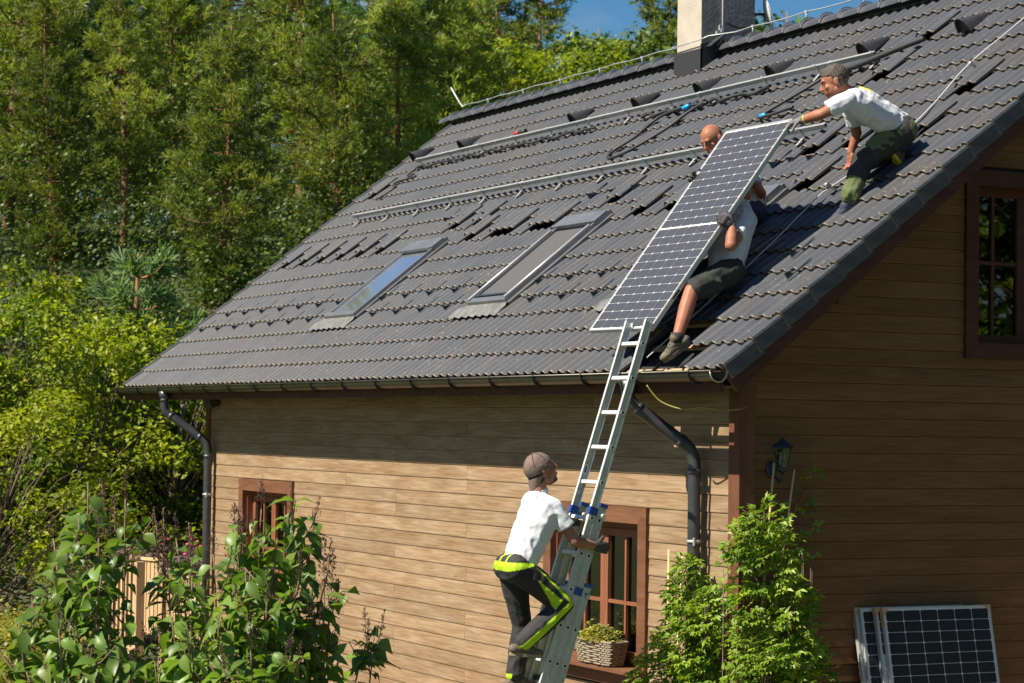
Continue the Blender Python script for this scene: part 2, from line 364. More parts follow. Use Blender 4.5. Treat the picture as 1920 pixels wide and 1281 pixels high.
mat('chimney_render_shaded', (0.16, 0.15, 0.145), 0.9, c2=(0.24, 0.225, 0.21), scale=4, bump=0.7, bscale=22, detail=8)  # other faces of the same stack, shade painted in as darker grey
mat('white_plastic', (0.75, 0.75, 0.73), 0.45)
mat('cable_yellow', (0.20, 0.19, 0.03), 0.5)
mat('rope', (0.55, 0.55, 0.54), 0.7, c2=(0.4, 0.4, 0.42), scale=80)
mat('room', (0.10, 0.08, 0.06), 0.9, c2=(0.16, 0.13, 0.10), scale=3)
mat('curtain', (0.45, 0.46, 0.44), 0.9, c2=(0.55, 0.55, 0.52), scale=20)
m_, nt_, b_ = nodes_of('glass')                       # window pane: clear with a reflection that follows the angle
tr_ = nt_.nodes.new('ShaderNodeBsdfTransparent'); tr_.inputs[0].default_value = (0.55, 0.62, 0.58, 1)
gl_ = nt_.nodes.new('ShaderNodeBsdfGlossy'); gl_.inputs['Roughness'].default_value = 0.015; gl_.inputs['Color'].default_value = (0.9, 0.95, 0.95, 1)
fr_ = nt_.nodes.new('ShaderNodeFresnel'); fr_.inputs['IOR'].default_value = 1.9
mm_ = nt_.nodes.new('ShaderNodeMixShader'); nt_.links.new(fr_.outputs[0], mm_.inputs[0]); nt_.links.new(tr_.outputs[0], mm_.inputs[1]); nt_.links.new(gl_.outputs[0], mm_.inputs[2])
nt_.links.new(mm_.outputs[0], nt_.nodes['Material Output'].inputs['Surface']); MATS['glass'] = m_

house = empty('timber_house', (0, 0, GROUND), 'brown timber-clad house with a steep dark tiled roof being fitted with solar panels', 'house')
roof = empty('roof', (0, 0, 0), parent=house); roof.location = (0, 0, -GROUND)

# ------------------------------------------------------------------ roof tiles
PROF = []   # (x, h): two rolls per tile, x running to -TW
for k in (0, 1):
    b0 = -k * TW / 2
    PROF += [(b0, 0.004 if k == 0 else 0.0), (b0 - 0.012, 0.0), (b0 - 0.048, 0.0), (b0 - 0.060, 0.012), (b0 - 0.076, 0.023), (b0 - 0.104, 0.023), (b0 - 0.120, 0.012), (b0 - 0.134, 0.0)]
PROF.append((-TW + 0.002, -0.003))
TLEN = 0.365; TDROP = 0.030; TTH = 0.016
SROW = ((0.0, 0.95), (0.008, 0.6), (0.026, 0.0), (TLEN, 0.0))
def tile_geo(jit=0.0, seed=0):
    rr = random.Random(seed); vs, fs, lip = [], [], []
    n = len(PROF)
    for s, l in SROW:
        for x, h in PROF:
            vs.append((x, s + (rr.uniform(-jit, jit) if s < 0.01 else 0), h - TDROP * s / TLEN - (0.003 if s == 0 else 0))); lip.append(l)
    for r_ in range(len(SROW) - 1):
        for i in range(n - 1): fs.append((r_ * n + i + 1, r_ * n + i, (r_ + 1) * n + i, (r_ + 1) * n + i + 1))
    base = len(vs)
    for i, (x, h) in enumerate(PROF):
        vs.append((x, 0.004, h - TTH - rr.uniform(0, 0.004))); lip.append(1.0)
    for i in range(n - 1): fs.append((i, i + 1, base + i + 1, base + i))
    b2 = len(vs)      # near side, so a lone or shoved tile has a visible edge
    for s in (0.004, TLEN): vs.append((PROF[0][0], s, -TTH - TDROP * s / TLEN)); lip.append(0.2)
    fs.append((0, b2, b2 + 1, (len(SROW) - 1) * n)); 
    for s in (0.004, TLEN): vs.append((PROF[-1][0], s, -TTH - TDROP * s / TLEN)); lip.append(0.2)
    fs.append((n - 1, len(SROW) * n - 1, b2 + 3, b2 + 2))
    return vs, fs, lip
def tile_mesh(name, seed):
    vs, fs, lip = tile_geo(0.002, seed)
    me = bpy.data.meshes.new(name); me.from_pydata(vs, [], fs); me.materials.append(MATS['roof_tile'])
    a = me.attributes.new('lip', 'FLOAT', 'POINT'); a.data.foreach_set('value', lip); me.update()
    return me
TILES = [tile_mesh('roof_tile', s) for s in range(4)]
gone = set()
for c in (29, 30, 31): gone |= {(c, r_) for r_ in range(3, 8)}
for c in (17, 18, 19): gone |= {(c, r_) for r_ in range(3, 8)}
for c in (7, 8, 9): gone |= {(c, r_) for r_ in range(3, 8)}
gone |= {(2, 0), (3, 0), (4, 0), (3, 1), (4, 1)}
shoved = {}
for c in (45, 43, 41, 39, 37, 35, 27, 25, 24, 22, 21): shoved[(c, 8)] = 0.11
for c in (30, 28, 18, 15, 13): shoved[(c, 9 if c in (30, 28, 18) else 8)] = 0.11
for c, r_ in ((45, 13), (8, 10), (6, 10), (6, 8), (3, 12), (3, 10), (9, 14), (9, 16)): shoved[(c, r_)] = 0.12
allt = []
for c in range(NCOL):
    for r_ in range(NROW):
        if (c, r_) in gone: continue
        if c == 25 and r_ == 18: continue      # chimney foot
        x = -c * TW; s = r_ * GA
        d = (RP(x - TW / 2, s + 0.15) - CAM).length
        allt.append((d, c, r_, x, s))
allt.sort()
trn = random.Random(3)
far_v, far_f, far_l = [], [], []
n_t = 0
for d, c, r_, x, s in allt:
    sh = shoved.get((c, r_), 0)
    h = trn.uniform(-0.0015, 0.002); ds = trn.uniform(-0.004, 0.004); rz = R(trn.uniform(-0.35, 0.35)); rx = 0
    if sh: h += 0.030; ds += sh; rx = R(2.5) ; rz *= 3
    mw = rmw(x, s + ds, h, rz, rx)
    hidden = False
    if n_t < 285 or sh:
        share('roof_tile', TILES[(c * 7 + r_ * 3) % 4], roof, mw); n_t += 1
    else:
        vs, fs, lip = tile_geo(0.002, (c * 7 + r_ * 3) % 4); b0 = len(far_v)
        far_v += [tuple(mw @ Vector(v)) for v in vs]; far_f += [tuple(i + b0 for i in f) for f in fs]; far_l += lip
me = bpy.data.meshes.new('far_tiling'); me.from_pydata(far_v, [], far_f); me.materials.append(MATS['roof_tile'])
a = me.attributes.new('lip', 'FLOAT', 'POINT'); a.data.foreach_set('value', far_l); me.update()
link('far_tiling', me, roof)['kind'] = 'stuff'

# verge tiles with a deep flank along both gables
for side, xx, nm in ((0, 0.0, 'verge_tile'), (1, XL, 'verge_tile')):
    b = MB(); sx = 1 if side == 0 else -1
    # local: flank plate 0.018 thick hanging 0.125 below, cap roll on top
    pr = [(0.0 * sx, 0.012), (-0.03 * sx, 0.030), (-0.055 * sx, 0.012), (-0.055 * sx, 0.002), (-0.0 * sx, -0.004)]
    L_ = 0.335
    prof = [(-0.060 * sx, 0.000), (-0.050 * sx, 0.020), (-0.018 * sx, 0.026), (0.010 * sx, 0.018), (0.016 * sx, 0.0), (0.016 * sx, -0.115), (-0.004 * sx, -0.115), (-0.004 * sx, -0.012), (-0.060 * sx, -0.012)]
    n = len(prof); vs = [(x, s, h - 0.022 * s / L_) for s in (0, L_) for x, h in prof]
    fs = [(i, (i + 1) % n, n + (i + 1) % n, n + i) for i in range(n)]
    if sx < 0: fs = [tuple(reversed(f)) for f in fs]
    b.add(vs, fs)
    b.mi = 1; b.add([(x, -0.001, h) for x, h in prof] + [(x * 1.0 + (0.002 * sx if x * sx > 0.01 else 0), 0.008, h + (0.0015 if h > 0 else 0)) for x, h in prof], [tuple(range(n)) if sx < 0 else tuple(reversed(range(n)))] + [((i, (i + 1) % n, n + (i + 1) % n, n + i) if sx > 0 else (n + i, n + (i + 1) % n, (i + 1) % n, i)) for i in range(n)])
    me = b.mesh(nm, ['verge_tile', mat('verge_lip_%d' % side, (0.06, 0.05, 0.035), 0.9, c2=(0.17, 0.14, 0.085), scale=40, bump=0.5)])
    for r_ in range(NROW):
        share(nm, me, roof, rmw(xx + 0.001 * r_ % 0.002, r_ * GA + trn.uniform(-0.004, 0.004), 0.016 + trn.uniform(-0.002, 0.003), R(trn.uniform(-0.3, 0.3))))

# ridge caps with clips
capm = MB(); vs = []; n = 9; L_ = 0.40
for k, (x, rr_) in enumerate(((0, 0.125), (-0.03, 0.125), (-0.032, 0.118), (-L_, 0.108))):
    for j in range(n):
        t = math.pi * (j / (n - 1)) ; vs.append((x, -math.cos(t) * rr_ * 1.05, math.sin(t) * rr_ * 0.85))
fs = [(i * n + j + 1, i * n + j, (i + 1) * n + j, (i + 1) * n + j + 1) for i in range(3) for j in range(n - 1)]
b0 = len(vs)
for j in range(n):
    t = math.pi * (j / (n - 1)); vs.append((0.0, -math.cos(t) * 0.108 * 1.05, math.sin(t) * 0.108 * 0.85))
fs += [(j, j + 1, b0 + j + 1, b0 + j) for j in range(n - 1)]
capm.add(vs, fs, True); capm = capm.mesh('ridge_tile', 'ridge_tile')
RY = RIDGE_S * CP; RZ = RIDGE_S * SP
clip = MB()
for j in range(8):
    t0, t1 = math.pi * (0.06 + 0.88 * j / 8), math.pi * (0.06 + 0.88 * (j + 1) / 8)
    clip.bar((0, -math.cos(t0) * 0.135, math.sin(t0) * 0.113), (0, -math.cos(t1) * 0.135, math.sin(t1) * 0.113), 0.018, 0.004, (1, 0, 0))
clip = clip.mesh('ridge_clip', 'galvanised')
k = 0; x = 0.04
while x > XL - 0.02:
    if not (-8.20 < x < -7.28):
        mw = Matrix.Translation((x, RY, RZ + 0.01)) @ Matrix.Rotation(R(trn.uniform(-1, 1)), 4, 'Z') @ Matrix.Rotation(R(-1.2), 4, 'Y')
        cobj = share('ridge_tile', capm, roof, mw)
        if x < -0.2: share('ridge_clip', clip, roof, Matrix.Translation((x - 0.01, RY, RZ + 0.018)))
    x -= 0.345

# underlay deck, fascia, battens in the opened area, rafters, barge boards, soffit of the verge
b = MB(); b.box((WX - 0.02 + 0.0, 0, 0), (0, 1, 1)) if False else None
def slab(b, x0, x1, s0, s1, h0, h1):
    vs = [RP(x, s, h) for h in (h0, h1) for x, s in ((x0, s0), (x1, s0), (x1, s1), (x0, s1))]
    return b.add(vs, [(0, 3, 2, 1), (4, 5, 6, 7), (0, 1, 5, 4), (1, 2, 6, 5), (2, 3, 7, 6), (3, 0, 4, 7)])
b = MB(); slab(b, XL + 0.05, -0.06, 0.70, RIDGE_S - 0.05, -0.115, -0.100); slab(b, XL + 0.05, -1.62, 0.03, 0.70, -0.115, -0.100); slab(b, -1.62, -0.62, 0.115, 0.70, -0.115, -0.100); slab(b, -0.62, -0.06, 0.03, 0.70, -0.115, -0.100); slab(b, -1.45, -0.98, 0.03, 0.115, -0.115, -0.100)
b.build('underlay', 'underlay', roof)
b = MB()
for s in (0.02, 0.335, 0.645, 0.96): slab(b, -2.0, -0.05, s, s + 0.05, -0.072, -0.044)
for s in (2.86, 3.17): slab(b, XL + 0.1, -0.05, s, s + 0.05, -0.066, -0.040)
b.build('tile_batten', 'batten_wood', roof)
for i in range(15):
    x = -1.12 - i * 0.86
    b = MB(); slab(b, x - 0.05, x + 0.05, 0.05, 1.2, -0.28, -0.117); b.build('rafter', 'rafter_wood', roof)
b = MB(); slab(b, -0.045, -0.012, -0.01, RIDGE_S - 0.05, -0.215, -0.055); b.build('barge_board', 'dark_wood', roof)
b = MB(); slab(b, XL + 0.012, XL + 0.045, -0.01, RIDGE_S - 0.05, -0.215, -0.055); b.build('barge_board', 'dark_wood', roof)
b = MB(); slab(b, -0.045 - 0.50, -0.047, 0.02, RIDGE_S - 0.05, -0.200, -0.180); b.build('verge_soffit', 'rafter_wood', roof)
b = MB(); slab(b, WXL - 1.75, WXL, 0.02, RIDGE_S - 0.05, -0.20, -0.18); b.build('verge_soffit', 'rafter_wood', roof)
b = MB(); b.box((XL + 0.05, 0.0, -0.18), (-0.05, 0.028, -0.022)); b.build('fascia_board', 'dark_wood', roof)
b = MB()                                        # purlin end under the verge
pz = RP(0, 1.33, -0.28)
b.box((WX, pz.y - 0.10, pz.z - 0.10), (-0.16, pz.y + 0.05, pz.z + 0.06)); b.build('purlin_end', 'rafter_wood', roof)
b = MB(); pz = RP(0, 4.6, -0.32); b.box((WX, pz.y - 0.08, pz.z - 0.08), (-0.10, pz.y + 0.08, pz.z + 0.08)); b.build('purlin_end', 'rafter_wood', roof)
# back slope
b = MB(); yb = DEPTH
vs = [(XL, RY, RZ), (0, RY, RZ), (0, yb, 0), (XL, yb, 0), (XL, RY, RZ - 0.1), (0, RY, RZ - 0.1), (0, yb, -0.1), (XL, yb, -0.1)]
b.add(vs, [(0, 1, 2, 3), (7, 6, 5, 4), (0, 4, 5, 1), (1, 5, 6, 2), (2, 6, 7, 3), (3, 7, 4, 0)]); b.build('back_slope', 'ridge_tile', roof)

# ------------------------------------------------------------------ snow guards, roof vents, skylights
g = MB()     # small dark steel hook: strip along the slope with a raised triangle
g.box((-0.012, -0.01, 0.0), (0.012, 0.26, 0.004)); 
g.add([(-0.003, 0.0, 0.0), (-0.003, 0.075, 0.0), (-0.003, 0.0, 0.052), (0.003, 0.0, 0.0), (0.003, 0.075, 0.0), (0.003, 0.0, 0.052)], [(0, 2, 1), (3, 4, 5), (0, 3, 5, 2), (2, 5, 4, 1)])
g.box((-0.010, -0.004, 0.0), (0.010, 0.0, 0.052))
g = g.mesh('snow_guard', 'dark_metal')
SKY = ((-9.83, -8.99), (-6.12, -5.29), (-3.06, -2.22))
def clear(x, s): return all(not (a_ - 0.12 < x < b_ + 0.10 and 0.85 < s < 2.6) for a_, b_ in SKY) and not (-2.1 < x < -0.75 and s < 2.2 and False)
for row, s, x0 in ((0, 1.13, -0.72 - 0.077 + 0.25), (1, 1.44, -0.72 - TW - 0.077 + 0.25)):
    x = x0
    while x > XL + 0.2:
        if clear(x, s) and not (-1.9 < x < -0.95): share('snow_guard', g, roof, rmw(round((x + 0.035) / (TW / 2)) * TW / 2 - 0.035, s, 0.004))
        x -= TW * 2
for x in (-9.9, -9.5, -9.35, -8.85, -6.4, -5.95, -5.5, -2.75, -2.42, -3.0, -4.1, -1.0):
    share('snow_guard', g, roof, rmw(x, 3.02 + 0.04 * ((x * 7) % 1), 0.006))
# hooded vents
v = MB(); n = 9; ring0, ring1 = [], []
for j in range(n):
    t = math.pi * j / (n - 1)
    cx = -math.cos(t) * 0.085; cz = 0.01 + (math.sin(t) ** 0.8) * 0.150
    ring0.append((cx * (1.0 if cz > 0.03 else 1.1), 0.0, cz)); ring1.append((cx * 0.55, 0.34, max(0.0, math.sin(t) ** 0.8 * 0.02)))
vs = ring0 + ring1; fs = [(j, j + 1, n + j + 1, n + j) for j in range(n - 1)]
v.add(vs, fs, True)
v.add([(p[0] * 0.9, 0.03, p[2] * 0.93) for p in ring0], [tuple(range(n))])
v.mi = 1
for j in range(n - 1): v.bar(Vector(ring0[j]) + Vector((0, 0.0, 0.002)), Vector(ring0[j + 1]) + Vector((0, 0.0, 0.002)), 0.012, 0.008, (0, 1, 0))
v = v.mesh('roof_vent', ['black_plastic', 'black_plastic'])
for x in (-14.0, -12.5, -9.48, -7.98, -6.65, -5.26, -3.67, -2.16):
    share('roof_vent', v, roof, rmw(x, 4.93, 0.015) @ Matrix.Scale(0.93, 4))

def skylight(x0, x1, s0, s1, kind):
    sk = empty('skylight', (0, 0, 0), parent=roof)
    H = 0.062
    b = MB(); slab(b, x0 - 0.065, x0, s0, s1 + 0.05, -0.06, H - 0.035); b.build('side_flashing', 'flashing', sk); b = MB(); slab(b, x1, x1 + 0.065, s0, s1 + 0.05, -0.06, H - 0.035); b.build('side_flashing', 'flashing', sk)
    b = MB()
    slab(b, x0, x0 + 0.045, s0, s1, -0.02, H); slab(b, x1 - 0.045, x1, s0, s1, -0.02, H)
    slab(b, x0 + 0.045, x1 - 0.045, s0, s0 + 0.075, -0.02, H)
    o = b.build('frame', 'alu_grey', sk)
    b = MB(); slab(b, x0 - 0.02, x1 + 0.02, s1 - 0.15, s1 + 0.03, -0.02, H + 0.022); slab(b, x0 - 0.02, x1 + 0.02, s1 + 0.03, s1 + 0.07, -0.02, H + 0.005)
    b.build('top_cover', 'alu_grey', sk)
    b = MB(); slab(b, x0 + 0.048, x1 - 0.048, s0 + 0.078, s1 - 0.172, H - 0.03, H - 0.022); b.build('pane' if kind != 'blind' else 'awning_blind', 'skylight_glass' if kind != 'blind' else 'blind', sk)
    b = MB(); slab(b, x0, x1, s0 - 0.012, s1, -0.11, -0.06); b.build('well', 'underlay', sk)
    if kind == 'blind':
        b = MB(); slab(b, x0 + 0.05, x1 - 0.05, s0 + 0.085, s0 + 0.11, H - 0.02, H + 0.01); b.build('blind_bar', 'dark_metal', sk)
        b = MB(); b.tube([RP(x1 - 0.02, s0 + 0.02, H + 0.012), RP(x1 - 0.02, s1 - 0.2, H + 0.012)], 0.014); b.build('blind_rail', 'galvanised', sk)
        b = MB(); b.tube([RP(x0 + 0.02, s0 + 0.02, H + 0.012), RP(x0 + 0.02, s1 - 0.2, H + 0.012)], 0.014); b.build('blind_rail', 'galvanised', sk)
    # corrugated apron dressed over the tiles below
    b = MB(); n = 40; vs = []
    xa, xb = x0 - 0.20, x1 + 0.06
    for s, hh, amp in ((s0 + 0.01, 0.03, 0.0), (s0 - 0.05, 0.026, 0.004), (s0 - 0.19, 0.020, 0.010)):
        for j in range(n + 1):
            x = xa + (xb - xa) * j / n
            if s > s0 - 0.04: x = x0 + (x1 - x0) * j / n
            vs.append(RP(x, s, hh + amp * math.cos(2 * math.pi * (x + 0.09) / (TW / 2))))
    b.add(vs, [(i * (n + 1) + j + 1, i * (n + 1) + j, (i + 1) * (n + 1) + j, (i + 1) * (n + 1) + j + 1) for i in range(2) for j in range(n)], True)
    b.build('apron', 'apron', sk)
mat('alu_grey', (0.20, 0.205, 0.215), 0.35, metal=0.55, c2=(0.26, 0.26, 0.27), scale=6)
m_, nt_, b_ = nodes_of('skylight_glass'); b_.inputs['Base Color'].default_value = (0.85, 0.92, 1.0, 1); b_.inputs['Roughness'].default_value = 0.04; b_.inputs['Metallic'].default_value = 0.9; MATS['skylight_glass'] = m_
skylight(SKY[0][0], SKY[0][1], 1.13, 2.49, 'glass')
skylight(SKY[1][0], SKY[1][1], 1.13, 2.52, 'blind')
skylight(SKY[2][0], SKY[2][1], 1.06, 2.49, 'blind')

# ------------------------------------------------------------------ chimney
ch = empty('chimney', (-7.83, 4.72, 3.3), parent=house); ch.location = Vector((-7.83, 4.72, 3.3)) - Vector((0, 0, GROUND))
cx0, cx1, cy0, cy1 = -8.12, -7.60, 4.40, 5.10
b = MB()
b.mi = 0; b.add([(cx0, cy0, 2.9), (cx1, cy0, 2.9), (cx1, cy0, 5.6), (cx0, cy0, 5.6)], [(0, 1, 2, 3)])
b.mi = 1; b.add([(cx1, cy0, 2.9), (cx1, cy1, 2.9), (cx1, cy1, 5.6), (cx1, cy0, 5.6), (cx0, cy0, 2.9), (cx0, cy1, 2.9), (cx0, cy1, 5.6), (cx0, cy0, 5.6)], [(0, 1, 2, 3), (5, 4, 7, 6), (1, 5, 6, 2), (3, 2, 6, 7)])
b.build('stack', ['chimney_render_lit', 'chimney_render_shaded'], ch)
b = MB(); b.box((cx0 - 0.06, cy0 - 0.06, 5.6), (cx1 + 0.06, cy1 + 0.06, 5.72)); b.build('coping', 'chimney_render_shaded', ch)
b = MB()
zf = lambda y: y * SP / CP
for (ya, yb_) in ((cy0 - 0.02, RY),):
    vs = [(cx1 + 0.012, ya, zf(ya) - 0.02), (cx1 + 0.012, yb_, zf(yb_) - 0.02), (cx1 + 0.012, yb_ + 0.04, zf(yb_) + 0.16), (cx1 + 0.012, ya, zf(ya) + 0.30),
          (cx1 + 0.030, ya, zf(ya) - 0.02), (cx1 + 0.030, yb_, zf(yb_) - 0.02), (cx1 + 0.030, yb_ + 0.04, zf(yb_) + 0.16), (cx1 + 0.030, ya, zf(ya) + 0.30)]
    b.add(vs, [(4, 5, 6, 7), (3, 2, 1, 0), (0, 4, 7, 3), (3, 7, 6, 2)])
b.box((cx0 - 0.02, cy0 - 0.03, zf(cy0) - 0.10), (cx1 + 0.03, cy0 - 0.003, zf(cy0) + 0.235))
b.build('flashing', 'black_plastic', ch)
b = MB(); b.box((-0.02, -0.13, -0.006), (0.12, 0.14, 0.006), Matrix.Rotation(R(38), 3, 'X'), (cx1 + 0.03, cy0 + 0.14, zf(cy0) + 0.33)); b.build('loose_flashing_board', 'black_plastic', ch)

# ------------------------------------------------------------------ gutter, downpipes
gut = empty('gutter', (0, 0, 0), parent=house); gut.location = (0, 0, -GROUND)
b = MB(); n = 11; gx0, gx1 = XL - 0.04, 0.035; gr = 0.070; gy = -0.062; gz = -0.032
prof = [(gy + math.cos(math.pi + math.pi * j / (n - 1)) * gr, gz + math.sin(math.pi + math.pi * j / (n - 1)) * gr) for j in range(n)]
vs = [(x, y, z) for x in (gx0, gx1) for y, z in prof] + [(x, gy + (y - gy) * 0.95, gz + (z - gz) * 0.95) for x in (gx0, gx1) for y, z in prof]
fs = [(j, n + j, n + j + 1, j + 1) for j in range(n - 1)] + [(2 * n + j + 1, 3 * n + j + 1, 3 * n + j, 2 * n + j) for j in range(n - 1)]
b.add(vs, fs, True)
b.tube([(gx0, gy - gr, gz + 0.004), (gx1, gy - gr, gz + 0.004)], 0.0095, 8)
b.build('trough', 'gutter_metal', gut)
b = MB(); ys = [(gx0 + 0.002, y, z) for y, z in prof]; b.add(ys + [(p[0] - 0.004, p[1], p[2]) for p in ys], [tuple(range(n)), tuple(reversed(range(n, 2 * n)))])
b.build('end_cap', 'gutter_metal', gut)
b = MB(); ys = [(gx1 - 0.012, gy + (y - gy) * 1.05, gz + (z - gz) * 1.05) for y, z in prof]; b.tube(ys, 0.006, 6); b.build('end_rim', 'galvanised', gut)
b = MB(); ys = [(gx1 - 0.02, y, z) for y, z in prof]; b.add(ys + [(p[0] + 0.004, p[1], p[2]) for p in ys], [tuple(range(n)), tuple(reversed(range(n, 2 * n)))]); b.build('end_cap', 'underlay', gut)
br = MB(); ys = [(0, gy + (y - gy) * 1.10, gz + (z - gz) * 1.10) for y, z in prof]
for j in range(n - 1): br.bar(ys[j], ys[j + 1], 0.026, 0.005, (1, 0, 0))
br.bar(ys[0], (0, ys[0][1] + 0.02, ys[0][2] + 0.022), 0.026, 0.005, (1, 0, 0))
br.bar(ys[-1], RP(0, 0.12, -0.03), 0.026, 0.005, (1, 0, 0))
br = br.mesh('bracket', 'gutter_metal')
x = -0.27
while x > gx0: share('bracket', br, gut, Matrix.Translation((x, 0, 0))); x -= 0.83

def downpipe(xg, xw, zelb):
    dp = empty('downpipe', (0, 0, 0), parent=house); dp.location = (0, 0, -GROUND)
    yw = WY - 0.105; r = 0.050
    top = Vector((xg, gy, gz - gr)); pts = [top, top + Vector((0, 0, -0.10)), Vector((xg, gy, zelb + 0.42))]
    a_ = Vector((xg, gy, zelb + 0.40)); b_ = Vector((xw, yw, zelb + 0.02))
    def arc(p0, p1, p2, k=6): return [p0.lerp(p1, t / k).lerp(p1.lerp(p2, t / k), t / k) for t in range(k + 1)]
    d = (b_ - a_).normalized()
    path = [top, top + Vector((0, 0, -0.08))]
    path += arc(a_ + Vector((0, 0, 0.07)), a_, a_ + d * 0.08)
    path += arc(b_ - d * 0.10, b_, b_ + Vector((0, 0, -0.12)))
    path += [Vector((xw, yw, -1.8)), Vector((xw, yw, GROUND + 0.05))]
    b = MB(); b.tube(path, r, 14); b.build('pipe', 'pipe_metal', dp)
    for p, dd in ((top + Vector((0, 0, -0.085)), Vector((0, 0, -1))), (a_ + d * 0.10, d), (b_ - d * 0.13, d), (b_ + Vector((0, 0, -0.16)), Vector((0, 0, -1)))):
        b = MB(); b.tube([p - dd * 0.02, p + dd * 0.02], r + 0.004, 14); b.build('sleeve', 'pipe_metal', dp)
    b = MB(); b.tube([(xg, gy, gz - gr * 0.7), (xg, gy, gz - gr - 0.08)], [0.075, 0.052], 12); b.build('funnel', 'pipe_metal', dp)
    for z in (-1.32, -2.9):
        b = MB(); b.tube([(xw, yw, z - 0.012), (xw, yw, z + 0.012)], r + 0.006, 14); b.bar((xw, yw, z), (xw, WY - 0.02, z), 0.012, 0.012); b.bar((xw + 0.055, yw - 0.03, z - 0.03), (xw + 0.055, yw - 0.03, z + 0.03), 0.012, 0.02); b.build('pipe_clamp', 'galvanised' if z > -2 else 'pipe_metal', dp)
downpipe(-1.30, -1.085, -0.64)
downpipe(-12.68, -12.42, -0.72)

# ------------------------------------------------------------------ walls of lapped boards
def wallgrp(name):
    w = empty(name, (0, 0, 0), parent=house); w.location = (0, 0, -GROUND); return w
front = wallgrp('front_wall'); gable = wallgrp('gable_wall')
BP = [(0.0, 0.0), (-0.014, 0.003), (-0.016, 0.010), (-0.009, SB - 0.003), (-0.003, SB), (0.0, SB)]   # (out, up) profile of one board
def board_front(x0, x1, z):
    b = MB(); n = len(BP); vs = [(x, WY + o, z + u) for x in (x0, x1) for o, u in BP]
    b.add(vs, [(i, i + 1, n + i + 1, n + i) for i in range(n - 1)] + [tuple(reversed(range(n))), tuple(range(n, 2 * n))])
    o_ = b.build('plank', 'cladding', front)
WIN1 = (-3.72, -1.93, -2.52, -1.11)      # x0 x1 z0 z1 of the opening behind the casing
WIN2 = (-11.47, -9.80, -2.30, -1.12)
def pieces(x0, x1, cuts):
    out = [(x0, x1)]
    for a_, b_ in cuts:
        nw = []
        for p, q in out:
            if b_ <= p or a_ >= q: nw.append((p, q)); continue
            if p < a_: nw.append((p, a_))
            if b_ < q: nw.append((b_, q))
        out = nw
    return out
z = ZB - SB * 0
row = 0
while z > GROUND:
    cuts = [(w[0], w[1]) for w in (WIN1, WIN2) if z + SB > w[2] + 0.02 and z < w[3] - 0.02]
    js = [x for i, x in enumerate((-2.9, -5.35, -7.0, -8.3, -10.2)) if (i + row * 2) % 5 in ((0, 2) if row % 2 else (1, 3))]
    xs = [WXL + 0.10] + sorted(js) + [-0.705]
    for p, q in zip(xs[:-1], xs[1:]):
        for a_, b_ in pieces(p + 0.002, q - 0.002, cuts): board_front(a_, b_, z)
    z -= SB; row += 1
# gable boards, cut by the roof
GWIN = (2.66, 3.90, 0.20, 1.62)          # y0 y1 z0 z1
ZG = ZB + 0.063
def board_gable(y0, y1, z, k0=0.0, k1=0.0):
    """k0/k1: how much the ends lean in over the board height (cut under the rafters)"""
    b = MB(); n = len(BP); vs = []
    for y, k in ((y0, k0), (y1, k1)):
        for o, u in BP: vs.append((WX - o, y + k * u / SB, z + u))
    b.add(vs, [(n + i, n + i + 1, i + 1, i) for i in range(n - 1)] + [tuple(range(n)), tuple(reversed(range(n, 2 * n)))])
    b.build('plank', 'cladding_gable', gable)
TP = SP / CP
zz = ZG + SB * 26
row = 0
while zz > GROUND:
    zt = zz + SB
    ya = max(WY + 0.108, (zz + 0.235) / TP) ; yb_ = DEPTH - ya
    k = SB / TP if ya > WY + 0.11 else 0
    if yb_ - ya > 0.3:
        cuts = [(GWIN[0], GWIN[1])] if zt > GWIN[2] + 0.02 and zz < GWIN[3] - 0.02 else []
        jy = 3.1 + (row * 1.37) % 3.6
        ps = []
        for p, q in ((ya, jy - 0.001), (jy + 0.001, yb_)):
            if q - p > 0.1: ps += pieces(p, q, cuts)
        for i, (p, q) in enumerate(ps):
            board_gable(p, q, zz, k if p == ya else 0, -k if q == yb_ else 0)
    zz -= SB; row += 1
# wall cores with window openings
b = MB()
def wall_core_front(b):
    xs = sorted({WXL, WIN2[0] + 0.06, WIN2[1] - 0.06, WIN1[0] + 0.06, WIN1[1] - 0.06, WX}); zs = sorted({GROUND, WIN1[2], WIN2[2], WIN1[3] - 0.06, WIN2[3] - 0.061, 0.18})
    for x0, x1 in zip(xs[:-1], xs[1:]):
        for z0, z1 in zip(zs[:-1], zs[1:]):
            xm, zm = (x0 + x1) / 2, (z0 + z1) / 2
            if any(w[0] < xm < w[1] and w[2] < zm < w[3] - 0.04 for w in (WIN1, WIN2)): continue
            b.box((x0, WY + 0.001, z0), (x1, WY + 0.16, z1))
wall_core_front(b); b.build('wall_core', 'underlay', front)
b = MB()
ys = [WY + 0.161, GWIN[0] + 0.06, GWIN[1] - 0.06, DEPTH - WY]
b.box((WX - 0.16, ys[0], GROUND), (WX - 0.001, ys[3], GWIN[2]))
b.box((WX - 0.16, ys[0], GWIN[2]), (WX - 0.001, ys[1], 0.2)); 
def poly_slab(b, pts, x0, x1):
    n = len(pts); vs = [(x, y, z) for x in (x0, x1) for y, z in pts]
    b.add(vs, [tuple(reversed(range(n))), tuple(range(n, 2 * n))] + [(i, (i + 1) % n, n + (i + 1) % n, n + i) for i in range(n)])
poly_slab(b, [(0.6, 0.2), (ys[1], 0.2), (ys[1], ys[1] * TP - 0.15), ], WX - 0.16, WX - 0.001)
poly_slab(b, [(ys[1], GWIN[3] - 0.06), (ys[2], GWIN[3] - 0.06), (ys[2], ys[2] * TP - 0.15), (ys[1], ys[1] * TP - 0.15)], WX - 0.16, WX - 0.001)
